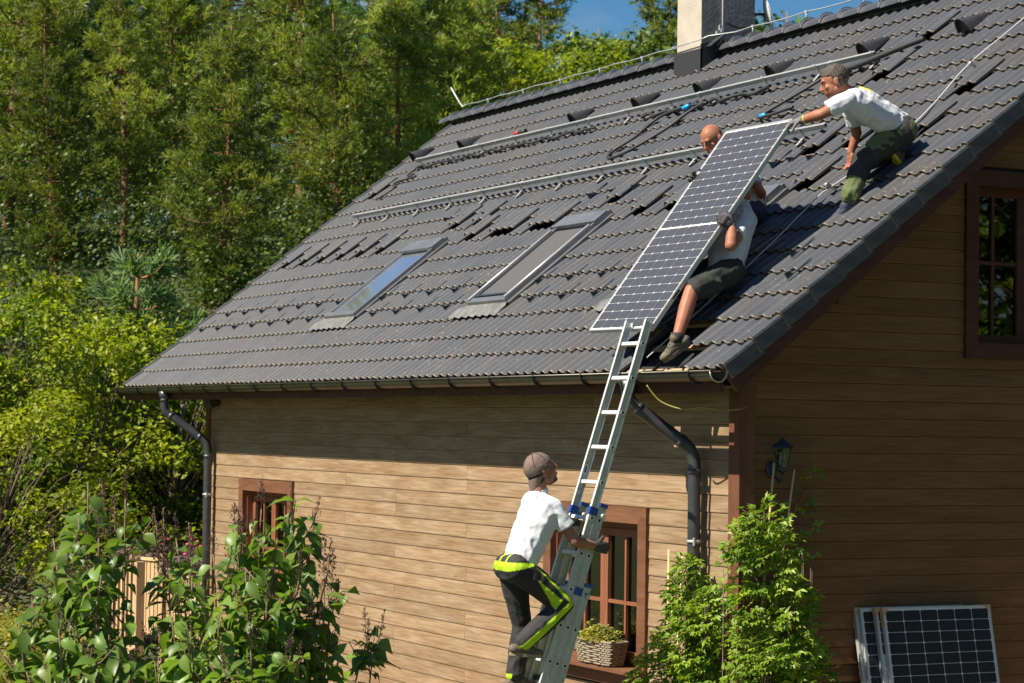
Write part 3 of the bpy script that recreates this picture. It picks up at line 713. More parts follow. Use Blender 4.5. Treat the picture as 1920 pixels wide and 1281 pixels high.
poly_slab(b, [(ys[2], GWIN[2]), (ys[3], GWIN[2]), (RY, RZ - 0.2), (ys[2], ys[2] * TP - 0.15)], WX - 0.16, WX - 0.001)
b.build('wall_core', 'underlay', gable)
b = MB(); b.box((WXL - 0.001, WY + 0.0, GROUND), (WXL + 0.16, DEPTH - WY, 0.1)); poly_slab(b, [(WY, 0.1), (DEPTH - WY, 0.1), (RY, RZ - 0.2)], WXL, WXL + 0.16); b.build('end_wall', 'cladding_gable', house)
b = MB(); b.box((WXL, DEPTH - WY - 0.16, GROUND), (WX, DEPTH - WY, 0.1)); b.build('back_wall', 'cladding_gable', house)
# corner posts
b = MB(); b.box((-0.70, WY - 0.030, GROUND), (WX + 0.030, WY + 0.02, 0.30)); b.build('corner_board', 'dark_wood_v', front) if False else None
wood_mat('post_wood', (0.12, 0.045, 0.026), (0.17, 0.070, 0.040), (0.10, 0.04, 0.03), 2, grain=0.8, rand=0.05)
b = MB(); b.box((-0.703, WY - 0.034, GROUND), (WX + 0.034, WY - 0.004, 0.30)); b.build('corner_board', 'post_wood', front)
b = MB(); b.box((WX + 0.004, WY - 0.0035, GROUND), (WX + 0.0335, WY + 0.106, 0.34)); b.build('corner_board', 'post_wood', gable)
b = MB(); b.box((WXL - 0.03, WY - 0.034, GROUND), (WXL + 0.098, WY - 0.004, 0.2)); b.build('corner_board', 'post_wood', front)
b = MB(); b.box((WXL + 0.10, WY - 0.030, -0.02), (-0.705, WY - 0.0045, 0.16)); b.build('frieze_board', 'dark_wood', front)

# ------------------------------------------------------------------ windows
def window_front(x0, x1, z0, z1, casew, nsash, sill=True, mid=0.5):
    w = empty('window', (0, 0, 0), parent=house); w.location = (0, 0, -GROUND)
    yo = WY - 0.045; c = casew
    # mitred casing
    def mitre(pts, name='casing'):
        b = MB(); n = 4; vs = [(x, y, z) for y in (yo, WY + 0.015) for x, z in pts]
        b.add(vs, [(0, 1, 2, 3), (7, 6, 5, 4)] + [(i, i + 4, (i + 1) % 4 + 4, (i + 1) % 4) for i in range(4)]); b.build(name, 'frame_wood', w)
    g_ = 0.0015
    mitre([(x0 + g_, z1), (x0 + c + g_, z1 - c), (x1 - c - g_, z1 - c), (x1 - g_, z1)])
    mitre([(x0, z0), (x0 + c, z0), (x0 + c, z1 - c - g_), (x0, z1 - g_)])
    mitre([(x1 - c, z0), (x1, z0), (x1, z1 - g_), (x1 - c, z1 - c - g_)])
    # reveals (deep jambs)
    b = MB(); yi = WY + 0.15
    b.box((x0 + c - 0.004, WY + 0.016, z0), (x0 + c + 0.012, yi, z1 - c)); b.box((x1 - c - 0.012, WY + 0.016, z0), (x1 - c + 0.004, yi, z1 - c)); b.box((x0 + c + 0.013, WY + 0.016, z1 - c - 0.014), (x1 - c - 0.013, yi, z1 - c + 0.004))
    b.build('reveal', 'sash_wood', w)
    if sill:
        b = MB(); b.box((x0 + c + 0.013, WY - 0.13, z0 - 0.03), (x1 - c - 0.013, yi, z0)); b.box((x0 - 0.03, WY - 0.14, z0 - 0.034), (x1 + 0.03, WY - 0.046, z0 - 0.002)); b.build('sill', 'frame_wood', w)
        b = MB(); b.box((x0, WY - 0.045, z0 - 0.15), (x1, WY + 0.015, z0 - 0.036)); b.build('apron_board', 'frame_wood', w)
    ax0, ax1 = x0 + c + 0.013, x1 - c - 0.013; az1 = z1 - c - 0.015
    fw = 0.045; yf = WY + 0.085
    b = MB()
    b.box((ax0, yf, z0), (ax0 + fw, yi - 0.01, az1)); b.box((ax1 - fw, yf, z0), (ax1, yi - 0.01, az1)); b.box((ax0 + fw, yf, az1 - fw), (ax1 - fw, yi - 0.01, az1)); b.box((ax0 + fw, yf, z0), (ax1 - fw, yi - 0.01, z0 + 0.055))
    b.build('frame', 'sash_wood', w)
    sx0, sx1 = ax0 + fw + 0.002, ax1 - fw - 0.002; sw = (sx1 - sx0) / nsash; zb, zt = z0 + 0.057, az1 - fw - 0.002
    for k in range(nsash):
        a_, b__ = sx0 + k * sw + 0.002, sx0 + (k + 1) * sw - 0.002; f = 0.062; ys = yf - 0.012
        b = MB()
        b.box((a_, ys, zb), (a_ + f, yi - 0.02, zt)); b.box((b__ - f, ys, zb), (b__, yi - 0.02, zt)); b.box((a_ + f, ys, zt - f), (b__ - f, yi - 0.02, zt)); b.box((a_ + f, ys, zb), (b__ - f, yi - 0.02, zb + f))
        so = b.build('sash', 'sash_wood', w)
        pa, pb_, pz0, pz1 = a_ + f, b__ - f, zb + f, zt - f; xm = pa + (pb_ - pa) * 0.5; zm = pz0 + (pz1 - pz0) * mid
        b = MB(); b.box((xm - 0.014, ys + 0.006, pz0), (xm + 0.014, ys + 0.03, pz1)); b.box((pa, ys + 0.0055, zm - 0.014), (xm - 0.0145, ys + 0.0305, zm + 0.014)); b.box((xm + 0.0145, ys + 0.0055, zm - 0.014), (pb_, ys + 0.0305, zm + 0.014))
        b.build('glazing_bar', 'sash_wood', w)
        for (q0, q1, r0, r1) in ((pa, xm - 0.014, pz0, zm - 0.014), (xm + 0.014, pb_, pz0, zm - 0.014), (pa, xm - 0.014, zm + 0.014, pz1), (xm + 0.014, pb_, zm + 0.014, pz1)):
            b = MB(); b.box((q0, ys + 0.032, r0), (q1, ys + 0.037, r1)); b.build('pane', 'glass', w)
    # room behind the panes
    b = MB(); ry = WY + 1.4
    vs = [(x0 - 0.6, yi, z0 - 0.5), (x1 + 0.6, yi, z0 - 0.5), (x1 + 0.6, yi, z1 + 0.4), (x0 - 0.6, yi, z1 + 0.4), (x0 - 0.6, ry, z0 - 0.5), (x1 + 0.6, ry, z0 - 0.5), (x1 + 0.6, ry, z1 + 0.4), (x0 - 0.6, ry, z1 + 0.4)]
    b.add(vs, [(4, 5, 6, 7), (0, 4, 7, 3), (5, 1, 2, 6), (0, 1, 5, 4), (7, 6, 2, 3)]); b.build('room_lining', 'room', w)
    return w, (ax0, ax1, zb, zt, yi)
w1, o1 = window_front(WIN1[0], WIN1[1], -2.42, WIN1[3] + 0.015, 0.135, 2, mid=0.42)
b = MB(); xa, xb = o1[1] - 0.50, o1[1] - 0.03                         # net curtain inside the right sash, blind slats at its top
n = 24; vs = [(xa + (xb - xa) * j / n, o1[4] + 0.10 + 0.012 * math.sin(j * 1.9), z) for z in (-1.95, -1.42) for j in range(n + 1)]
b.add(vs, [(j, j + 1, n + 2 + j, n + 1 + j) for j in range(n)], True); b.build('curtain', 'curtain', w1)
for k in range(8):
    b = MB(); b.box((xa - 0.02, o1[4] + 0.04, -1.40 + k * 0.018), (xb + 0.02, o1[4] + 0.05, -1.389 + k * 0.018)); b.build('blind_slat', 'curtain', w1)
w2, o2 = window_front(WIN2[0] - 0.02, WIN2[1] + 0.02, -2.24, WIN2[3] + 0.02, 0.135, 2, mid=0.3)

# gable window (wide casing, dark)
gw = empty('window', (0, 0, 0), parent=house); gw.location = (0, 0, -GROUND)
y0, y1, z0, z1 = 2.600, 3.96, 0.148, 1.668; c = 0.125; xo = WX + 0.045
def gpiece(pts, name, m='dark_wood', xa=WX - 0.015, xb=None):
    xb = xb or xo
    b = MB(); n = len(pts); vs = [(x, y, z) for x in (xa, xb) for y, z in pts]
    b.add(vs, [tuple(reversed(range(n))), tuple(range(n, 2 * n))] + [(i, (i + 1) % n, n + (i + 1) % n, n + i) for i in range(n)]); return b.build(name, m, gw)
gpiece([(y0, z1), (y0 + c, z1 - c), (y1 - c, z1 - c), (y1, z1)][::-1], 'casing')
gpiece([(y0, z0), (y0 + c, z0 + c), (y0 + c, z1 - c - 0.002), (y0, z1 - 0.002)][::-1], 'casing')
gpiece([(y1, z0), (y1 - c, z0 + c), (y1 - c, z1 - c - 0.002), (y1, z1 - 0.002)], 'casing')
gpiece([(y0 + 0.002, z0), (y1 - 0.002, z0), (y1 - c - 0.002, z0 + c), (y0 + c + 0.002, z0 + c)], 'casing')
xi = WX - 0.10
b = MB(); iy0, iy1, iz0, iz1 = y0 + c + 0.002, y1 - c - 0.002, z0 + c + 0.002, z1 - c - 0.002
f = 0.07
b.box((xi - 0.05, iy0, iz0), (xi, iy0 + f, iz1)); b.box((xi - 0.05, iy1 - f, iz0), (xi, iy1, iz1)); b.box((xi - 0.05, iy0 + f, iz1 - f), (xi, iy1 - f, iz1)); b.box((xi - 0.05, iy0 + f, iz0), (xi, iy1 - f, iz0 + f))
b.build('frame', 'dark_wood', gw)
b = MB(); b.box((xi - 0.05, iy0, z0 - 0.0), (WX - 0.016, iy0 + 0.004, iz1 + 0.05)); b.box((xi - 0.05, iy1 - 0.004, z0), (WX - 0.016, iy1, iz1 + 0.05)); b.box((xi - 0.05, iy0 + 0.005, iz1 + 0.002), (WX - 0.016, iy1 - 0.005, iz1 + 0.006)); b.box((xi - 0.05, iy0 + 0.005, iz0 - 0.006), (WX - 0.016, iy1 - 0.005, iz0 - 0.002)); b.build('reveal', 'dark_wood', gw)
py0, py1, pz0, pz1 = iy0 + f, iy1 - f, iz0 + f, iz1 - f
ym, zm = (py0 + py1) / 2, pz0 + (pz1 - pz0) * 0.52
yq0, yq1 = py0 + 0.19, py1 - 0.19
b = MB(); b.box((xi - 0.045, ym - 0.05, pz0), (xi - 0.004, ym + 0.05, pz1)); b.build('mullion', 'dark_wood', gw)
b = MB()
for yy in (yq0, yq1): b.box((xi - 0.04, yy - 0.014, pz0), (xi - 0.010, yy + 0.014, pz1))
for a_, b__ in ((py0, yq0 - 0.015), (yq0 + 0.015, ym - 0.051), (ym + 0.051, yq1 - 0.015), (yq1 + 0.015, py1)): b.box((xi - 0.0405, a_, zm - 0.014), (xi - 0.0095, b__, zm + 0.014))
b.build('glazing_bar', 'dark_wood', gw)
for a_, b__ in ((py0, yq0 - 0.014), (yq0 + 0.014, ym - 0.05), (ym + 0.05, yq1 - 0.014), (yq1 + 0.014, py1)):
    for c0, c1 in ((pz0, zm - 0.014), (zm + 0.014, pz1)):
        b = MB(); b.box((xi - 0.034, a_, c0), (xi - 0.029, b__, c1)); b.build('pane', 'glass', gw)
b = MB(); vs = [(x, y, z) for x in (xi - 0.06, xi - 1.6) for y, z in ((y0 - 0.5, z0 - 0.3), (y1 + 0.5, z0 - 0.3), (y1 + 0.5, z1 + 0.05), (y0 - 0.5 + 0.4, z1 + 0.05))]
mat('room_green', (0.30, 0.30, 0.12), 0.9, c2=(0.36, 0.34, 0.15), scale=2)
b.add(vs, [(4, 5, 6, 7), (0, 1, 5, 4), (1, 2, 6, 5), (2, 3, 7, 6), (3, 0, 4, 7)]); b.build('room_lining', 'room_green', gw)
b = MB()
for (yy, zz_) in ((iy0 - 0.0025, 0),): pass

# ------------------------------------------------------------------ mounting rails for the solar panels
def rail(x0, x1, s, label, npost, h=0.105):
    e = empty('mounting_rail', RP((x0 + x1) / 2, s), label, 'mounting rail', 'aluminium mounting rails on the roof')
    b = MB()
    for dh, ds, w, t in ((0, 0, 0.040, 0.006), (-0.034, 0, 0.040, 0.006)): b.bar(RP(x0, s + ds, h + dh), RP(x1, s + ds, h + dh), w, t, RN)
    b.bar(RP(x0, s - 0.013, h - 0.017), RP(x1, s - 0.013, h - 0.017), 0.004, 0.029, RN); b.bar(RP(x0, s + 0.013, h - 0.017), RP(x1, s + 0.013, h - 0.017), 0.004, 0.029, RN)
    b.bar(RP(x0, s - 0.0175, h + 0.0045), RP(x1, s - 0.0175, h + 0.0045), 0.006, 0.004, RN)
    b.build('rail', 'rail_alu', e)
    x = x0 + 0.12; k = 0
    while x < x1:
        b = MB(); b.bar(RP(x, s - 0.005, h - 0.028), RP(x, s - 0.030, -0.01), 0.035, 0.007, Vector((1, 0, 0)).cross(RS)); b.bar(RP(x, s - 0.03, 0.022), RP(x, s - 0.13, 0.008), 0.035, 0.006, RN)
        b.bar(RP(x, s - 0.024, h - 0.04), RP(x, s - 0.024, h + 0.012), 0.022, 0.010, RS)
        b.tube([RP(x, s - 0.032, h - 0.01), RP(x, s - 0.032, h + 0.03)], 0.008, 8)
        b.build('roof_hook', 'galvanised', e)
        x += 0.927; k += 1
    b = MB()
    for xx in [x0 + 2.4 * i for i in range(1, int((x1 - x0) / 2.4) + 1)]: b.bar(RP(xx - 0.015, s, h - 0.016), RP(xx + 0.015, s, h - 0.016), 0.046, 0.044, RN)
    b.build('splice', 'alu_dull', e)
    return e
rail(-13.62, -3.30, 4.78, 'upper long aluminium rail just below the row of roof vents', 12)
rail(-13.30, -2.60, 3.47, 'lower aluminium rail running left from the panel, above the skylights', 12)
# (the second bar of the upper pair)
def cable(name, pts, r, m, label, cat, seg=6, group=None, **kw):
    P_ = [Vector(p) for p in pts]; out = []
    for i in range(len(P_) - 1):
        p0 = P_[max(i - 1, 0)]; p1 = P_[i]; p2 = P_[i + 1]; p3 = P_[min(i + 2, len(P_) - 1)]
        for k in range(seg):
            t = k / seg; out.append(0.5 * ((2 * p1) + (p2 - p0) * t + (2 * p0 - 5 * p1 + 4 * p2 - p3) * t * t + (3 * p1 - p0 - 3 * p2 + p3) * t ** 3))
    out.append(P_[-1]); c = sum(out, Vector()) / len(out)
    e = empty(name, c, label, cat, group)
    b = MB(); b.tube(out, r, 7); b.build('wire', m, e)
    return e
def corr(n_, x0, x1, s, amp, h):      # wavy corrugated conduit lying below the rail
    return [RP(x0 + (x1 - x0) * i / n_, s + amp * math.sin(i * 1.7), h + 0.012 * math.sin(i * 2.3)) for i in range(n_ + 1)]
cable('conduit', corr(26, -13.5, -8.6, 4.66, 0.02, 0.035), 0.016, 'black_plastic', 'black cable conduit under the left half of the upper rail', 'cable conduit')
cable('conduit', corr(20, -7.5, -5.0, 4.64, 0.035, 0.04), 0.018, 'black_plastic', 'black cable conduit under the upper rail beside the looped cable', 'cable conduit')
cable('cable', [RP(-13.45, 4.66, 0.04), RP(-13.5, 4.5, 0.03), RP(-13.1, 4.42, 0.03), RP(-13.65, 4.35, 0.03), RP(-13.4, 4.2, 0.03), RP(-13.55, 3.95, 0.03)], 0.014, 'black_plastic', 'black cable tail hanging from the left end of the upper rail', 'cable')
e = cable('looped_cable', [RP(-6.1, 4.62, 0.05), RP(-6.6, 4.60, 0.06), RP(-7.0, 4.52, 0.04), RP(-7.05, 4.2, 0.03), RP(-7.2, 3.95, 0.03), RP(-7.05, 3.80, 0.03), RP(-6.75, 3.9, 0.03), RP(-6.45, 4.25, 0.03), RP(-6.35, 4.5, 0.04), RP(-6.2, 4.62, 0.05)], 0.017, 'black_plastic', 'black cable loop with a bright blue connector hanging below the upper rail', 'cable')
b = MB(); b.tube([RP(-6.49, 4.56, 0.07), RP(-6.40, 4.60, 0.07)], 0.024, 8); b.build('connector', 'blue_plastic', e)
e = cable('cable', [RP(-3.9, 4.70, 0.05), RP(-4.05, 4.5, 0.04), RP(-4.35, 4.2, 0.03), RP(-4.45, 4.05, 0.03), RP(-4.2, 4.0, 0.05), RP(-3.9, 4.1, 0.04)], 0.016, 'black_plastic', "black cable with a blue connector by the kneeling man's head", 'cable')
b = MB(); b.tube([RP(-4.36, 4.02, 0.05), RP(-4.26, 4.02, 0.05)], 0.022, 8); b.build('connector', 'blue_plastic', e)
cable('conduit', [RP(-3.95, 4.62, 0.05), RP(-3.5, 4.66, 0.06), RP(-3.0, 4.84, 0.06), RP(-2.75, 4.95, 0.05)], 0.028, 'black_plastic', 'short black conduit running up from the right end of the upper rail', 'cable conduit')
e = empty('red_plug', RP(-10.95, 4.98, 0.04), 'small red and black cable plug lying above the upper rail', 'plug')
mat('red_plastic', (0.5, 0.03, 0.02), 0.4)
b = MB(); b.tube([RP(-11.05, 4.97, 0.05), RP(-10.95, 4.97, 0.05)], 0.03, 7); b.build('plug_cap', 'red_plastic', e); b = MB(); b.tube([RP(-10.94, 4.97, 0.05), RP(-10.8, 4.99, 0.05)], 0.03, 7); b.build('plug_body', 'black_plastic', e)

# safety rope down the right side of the roof
e = cable('safety_rope', [RP(-1.155, 5.75, 0.10), RP(-1.165, 4.76, 0.09), RP(-1.19, 4.10, 0.10), RP(-1.16, 3.6, 0.06), RP(-1.13, 3.24, 0.05), RP(-1.20, 2.75, 0.045), RP(-1.31, 2.36, 0.06), RP(-1.30, 2.2, 0.07), RP(-1.26, 1.6, 0.05), RP(-1.23, 0.9, 0.045), RP(-1.21, 0.10, 0.045)], 0.0055, 'rope', 'pale grey rope stretched down the roof slope beside the kneeling man', 'rope')
for x, s in ((-1.19, 4.10), (-1.31, 2.36)):
    b = MB(); b.bar(RP(x, s + 0.05, 0.01), RP(x, s, 0.09), 0.03, 0.012, RN); b.tube([RP(x - 0.02, s, 0.095), RP(x + 0.02, s, 0.095)], 0.018, 8); b.build('rope_hook', 'galvanised', e)

# lightning conductor along the ridge
lc = empty('lightning_conductor', (-7, RY, RZ + 0.2), 'thin metal lightning conductor wire held above the ridge tiles', 'lightning conductor')
zr = RZ + 0.205
pts = []; x = 0.3; k = 0
while x > XL + 0.1:
    if not (-8.30 < x < -7.30): pts.append(Vector((x, RY, zr + (0.0 if k % 3 == 0 else -0.012))))
    elif len(pts) and pts[-1].x > -7.4: pts += [Vector((-7.48, 4.42, zr - 0.05)), Vector((-7.57, 4.35, zr - 0.09)), Vector((-8.16, 4.35, zr - 0.10)), Vector((-8.22, 4.42, zr - 0.06))]
    x -= 0.345; k += 1
pts = [Vector((p.x, p.y, p.z)) for p in pts]
b = MB(); b.tube(pts, 0.0065, 6); b.build('wire', 'galvanised', lc)
for p in pts[::3]:
    if -8.4 < p.x < -7.3: continue
    b = MB(); b.tube([(p.x, RY, RZ + 0.11), (p.x, p.y, p.z + 0.012)], 0.009, 6); b.box((p.x - 0.02, p.y - 0.012, p.z - 0.014), (p.x + 0.02, p.y + 0.012, p.z + 0.014)); b.build('wire_holder', 'galvanised', lc)
b = MB(); b.tube([pts[-1], pts[-1] + Vector((-0.10, 0, -0.02)), pts[-1] + Vector((-0.16, -0.02, 0.04)), pts[-1] + Vector((-0.28, -0.10, 0.26))], 0.011, 6); b.build('end_rod', 'rope', lc)
b = MB(); b.tube([(cx1 + 0.04, 4.72, 3.84), (cx1 + 0.03, 4.67, 3.90), (cx1 + 0.025, 4.66, 4.02), (cx1 + 0.02, 4.66, 5.5)], 0.008, 6); b.tube([(cx1 + 0.04, 4.58, 3.82), (cx1 + 0.03, 4.64, 3.88), (cx1 + 0.025, 4.64, 4.02)], 0.008, 6); b.box((cx1 + 0.004, 4.62, 4.00), (cx1 + 0.03, 4.68, 4.06)); b.box((cx1 + 0.004, 4.58, 3.955), (cx1 + 0.04, 4.63, 3.985)); b.build('down_wire', 'galvanised', lc)

# satellite dish behind the chimney
sd = empty('satellite_dish', (cx1 - 0.1, cy1 + 0.2, 4.75), 'small white satellite dish on a bracket at the right edge of the chimney', 'satellite dish')
b = MB(); n = 20; c = Vector((cx1 - 0.12, cy1 + 0.22, 4.27)); nrm = Vector((0.45, 0.86, 0.25)).normalized(); a_ = nrm.orthogonal().normalized(); bb = nrm.cross(a_)
vs = []; K = 5
for i in range(K + 1):
    rr_ = 0.20 * i / K
    for j in range(n):
        t = 2 * math.pi * j / n; vs.append(c + (a_ * math.cos(t) + bb * math.sin(t)) * rr_ + nrm * (rr_ ** 2 * 0.9))
fs = [(i * n + j, i * n + (j + 1) % n, (i + 1) * n + (j + 1) % n, (i + 1) * n + j) for i in range(K) for j in range(n)]
o_b = len(vs); vs += [v - nrm * 0.012 for v in vs]; fs += [(o_b + i * n + j, o_b + (i + 1) * n + j, o_b + (i + 1) * n + (j + 1) % n, o_b + i * n + (j + 1) % n) for i in range(K) for j in range(n)]
b.add(vs, fs, True); b.build('reflector', 'white_plastic', sd)
b = MB(); b.tube([(cx1 - 0.1, cy1 - 0.02, 4.24), (cx1 - 0.1, cy1 + 0.08, 4.25), c - nrm * 0.02], 0.016, 8); b.tube([(cx1 - 0.06, cy1 - 0.02, 4.17), (cx1 - 0.10, cy1 + 0.08, 4.24)], 0.012, 8); b.build('bracket', 'black_plastic', sd)
b = MB(); b.tube([c - nrm * 0.02, c + Vector((0, 0.0, -0.12)), c + Vector((0.05, -0.08, -0.2)), (cx1 + 0.012, cy1 - 0.03, 4.075), (cx1 + 0.012, 4.92, 4.05), (cx1 + 0.012, 4.82, 4.06), (cx1 + 0.012, 4.72, 4.095)], 0.007, 6); b.build('wire', 'black_plastic', sd)

# ------------------------------------------------------------------ ladder
LK = 0.32                                       # lean: y per z
LAD0 = Vector((0, -0.136, 0.261))               # front edge of the stiles near the top
def LP(z, off=0.0):                             # point on the ladder's front edge at height z; off = depth behind it
    d = Vector((0, 1, -LK)).normalized()
    return Vector((0, LAD0.y + (z - LAD0.z) * LK, z)) + d * off
ladder = empty('extension_ladder', Vector((-1.14, LP(GROUND).y, GROUND)), 'tall aluminium three-section ladder leaning on the gutter under the raised solar panel', 'ladder')
mat('rung_hole', (0.01, 0.01, 0.01), 0.9)
mat('sticker', (0.7, 0.7, 0.68), 0.5)
up = Vector((0, LK, 1)).normalized()
secs = ((0.385, -2.95, 0.0, 0.0), (-1.02, -3.45, 0.066, 0.0), (-1.60, GROUND + 0.01, 0.132, 0.0))
for si, (zt, zb_, off, dx) in enumerate(secs):
    se = empty('ladder_section', (0, 0, 0), parent=ladder); se.location = -Vector(ladder.location)
    DD = 0.062; T = 0.024
    fdir = Vector((0, 1, -LK)).normalized()
    for side, xs in ((-1, -1.30), (1, -1.0)):
        b = MB(); x0, x1 = xs, xs + T
        # stile: C profile: web on the outer side with front and rear flanges, a rib along the middle
        p, q = LP(zb_, off), LP(zt, off)
        web = x1 - 0.004 if side > 0 else x0 + 0.0
        def beam(b, xa, xb, d0, d1):
            vs = [Vector((x, 0, 0)) + e_ + fdir * d for e_ in (p, q) for x, d in ((xa, d0), (xb, d0), (xb, d1), (xa, d1))]
            b.add(vs, [(0, 1, 2, 3), (7, 6, 5, 4), (0, 4, 5, 1), (1, 5, 6, 2), (2, 6, 7, 3), (3, 7, 4, 0)])
        b.mi = 0
        beam(b, x0, x1, 0, 0.004); beam(b, x0, x1, DD - 0.004, DD)
        b.mi = 1
        if side > 0:
            beam(b, x1 - 0.004, x1, 0.004, DD - 0.004); beam(b, x1, x1 + 0.004, 0.0, 0.009); beam(b, x1, x1 + 0.004, DD - 0.009, DD); beam(b, x1, x1 + 0.003, 0.019, 0.022); beam(b, x1, x1 + 0.003, 0.040, 0.043)
        else:
            beam(b, x0, x0 + 0.004, 0.004, DD - 0.004); beam(b, x0 + 0.004, x0 + 0.008, 0.004, 0.012)
        b.build('stile', ['alu', 'alu_dull'], se)
    n = 0
    z = 0.208
    while z > zb_ + 0.05:
        if z < zt - 0.05:
            c = LP(z, off + 0.031); b = MB()
            b.bar(Vector((-1.295, 0, 0)) + c, Vector((-0.978, 0, 0)) + c, 0.030, 0.027, up)
            b.build('rung', 'alu', se)
            b = MB(); w = 0.011
            b.box((-0.9745, -w, -w), (-0.9735, w, w), Matrix.Rotation(math.atan(LK) * -1, 3, 'X'), c); b.build('rung_end', 'rung_hole', se)
            b = MB()
            for a0, a1, c0, c1 in ((-.015, -.011, -.015, .015), (.011, .015, -.015, .015), (-.011, .011, -.015, -.011), (-.011, .011, .011, .015)):
                b.box((-0.9757, a0, c0), (-0.9700, a1, c1), Matrix.Rotation(math.atan(LK) * -1, 3, 'X'), c)
            b.build('rung_flare', 'alu', se)
        z -= 0.2655
    if si > 0:                                   # blue guide brackets at the head of each lower section
        for xs in (-1.305, -1.005):
            b = MB(); rt = Matrix.Rotation(-math.atan(LK), 3, 'X'); c = LP(zt - 0.03, off)
            b.box((xs, -0.070, -0.05), (xs + 0.036, -0.002, 0.01), rt, c + Vector((0, 0, 0))); b.box((xs - 0.004, 0.0, 0.03), (xs + 0.042, 0.066, 0.058), rt, c)
            for k in range(3): b.box((xs - 0.003, -0.074, -0.044 + k * 0.018), (xs + 0.040, -0.004, -0.036 + k * 0.018), rt, c)
            b.build('guide_bracket', 'clamp_blue', se)
            b = MB(); b.ell(c + fdir * 0.05 + up * -0.035 + Vector((xs + 0.036, 0, 0)), (0.014, 0.022, 0.022)); b.build('catch', 'galvanised', se)
    if si == 2:
        for xs in (-1.30, -1.0):
            b = MB(); b.box((xs - 0.005, LP(GROUND, off).y - 0.01, GROUND), (xs + 0.03, LP(GROUND, off).y + 0.075, GROUND + 0.05)); b.build('foot', 'black_plastic', se)
    if si == 0:                                  # label on the inner face of the far stile
        for z0_, z1_, d0, d1, m in ((-0.80, -0.72, 0.012, 0.05, 'sticker'), (-0.90, -0.865, 0.012, 0.042, 'sticker'), (-0.955, -0.92, 0.012, 0.042, 'sticker')):
            b = MB(); x = -1.30 + 0.0085; vs = [Vector((x, 0, 0)) + LP(z_, d_) for z_, d_ in ((z0_, d0), (z0_, d1), (z1_, d1), (z1_, d0))]; b.add(vs, [(0, 1, 2, 3)])
            b.build('warning_label', m, se)
        b = MB(); x = -1.30 + 0.0095; vs = [Vector((x, 0, 0)) + LP(z_, d_) for z_, d_ in ((-0.785, 0.024), (-0.785, 0.036), (-0.738, 0.038), (-0.738, 0.026))]; b.add(vs, [(0, 1, 2, 3)]); b.build('label_figure', 'rung_hole', se)
        b = MB(); b.box((-1.17, LP(-0.875).y + 0.0135, -0.868), (-1.10, LP(-0.875).y + 0.0145, -0.862)); 
for z in (-1.10, -1.16, -1.72, -1.8, -2.3):      # black stops on the far stiles
    b = MB(); c = LP(z, 0.075 if z > -1.5 else 0.14); b.box((-0.035, -0.035, -0.02), (0.0, 0.03, 0.02), None, c + Vector((-1.27, 0, 0))); b.build('stop_block', 'black_plastic', ladder)

# ------------------------------------------------------------------ solar panels
m_, nt_, b_ = nodes_of('solar_cell'); b_.inputs['Base Color'].default_value = (0.012, 0.014, 0.022, 1); b_.inputs['Roughness'].default_value = 0.16; b_.inputs['Specular IOR Level'].default_value = 0.35; b_.inputs['Coat Weight'].default_value = 0.05; b_.inputs['Coat Roughness'].default_value = 0.08
tcn = nt_.nodes.new('ShaderNodeTexCoord'); wv = nt_.nodes.new('ShaderNodeTexWave'); wv.wave_type = 'BANDS'; wv.bands_direction = 'X'; wv.inputs['Scale'].default_value = 18.0; nt_.links.new(tcn.outputs['Object'], wv.inputs['Vector'])
rp_ = nt_.nodes.new('ShaderNodeValToRGB'); rp_.color_ramp.elements[0].position = 0.86; rp_.color_ramp.elements[1].position = 0.98; rp_.color_ramp.elements[0].color = (0.013, 0.015, 0.023, 1); rp_.color_ramp.elements[1].color = (0.05, 0.055, 0.065, 1)
nt_.links.new(wv.outputs['Fac'], rp_.inputs['Fac']); nt_.links.new(rp_.outputs[0], b_.inputs['Base Color']); MATS['solar_cell'] = m_
m_, nt_, b_ = nodes_of('solar_cell_sky_haze'); b_.inputs['Base Color'].default_value = (0.085, 0.09, 0.10, 1); b_.inputs['Roughness'].default_value = 0.30; b_.inputs['Specular IOR Level'].default_value = 0.5  # reflected sky haze painted in as a paler grey cell colour
n_ = nt_.nodes.new('ShaderNodeTexNoise'); n_.inputs['Scale'].default_value = 300; rp_ = nt_.nodes.new('ShaderNodeValToRGB'); rp_.color_ramp.elements[0].color = (0.046, 0.046, 0.050, 1); rp_.color_ramp.elements[1].color = (0.074, 0.073, 0.078, 1); nt_.links.new(n_.outputs['Fac'], rp_.inputs['Fac']); nt_.links.new(rp_.outputs[0], b_.inputs['Base Color']); MATS['solar_cell_sky_haze'] = m_
mat('back_sheet', (0.55, 0.56, 0.58), 0.35, coat=0.3)
mat('frame_alu', (0.52, 0.54, 0.52), 0.38, metal=0.4, c2=(0.46, 0.48, 0.46), scale=4)
mat('cardboard', (0.42, 0.26, 0.15), 0.9, c2=(0.50, 0.33, 0.2), scale=14)
PWD, PLN, PTH = 1.04, 2.10, 0.036
def cell_mesh(w, l, m):
    c = min(w, l) * 0.11; vs = [(-w / 2 + c, -l / 2, 0), (w / 2 - c, -l / 2, 0), (w / 2, -l / 2 + c, 0), (w / 2, l / 2 - c, 0), (w / 2 - c, l / 2, 0), (-w / 2 + c, l / 2, 0), (-w / 2, l / 2 - c, 0), (-w / 2, -l / 2 + c, 0)]
    me = bpy.data.meshes.new('solar_cell'); me.from_pydata(vs, [], [tuple(range(8))]); me.materials.append(MATS[m]); me.update(); return me
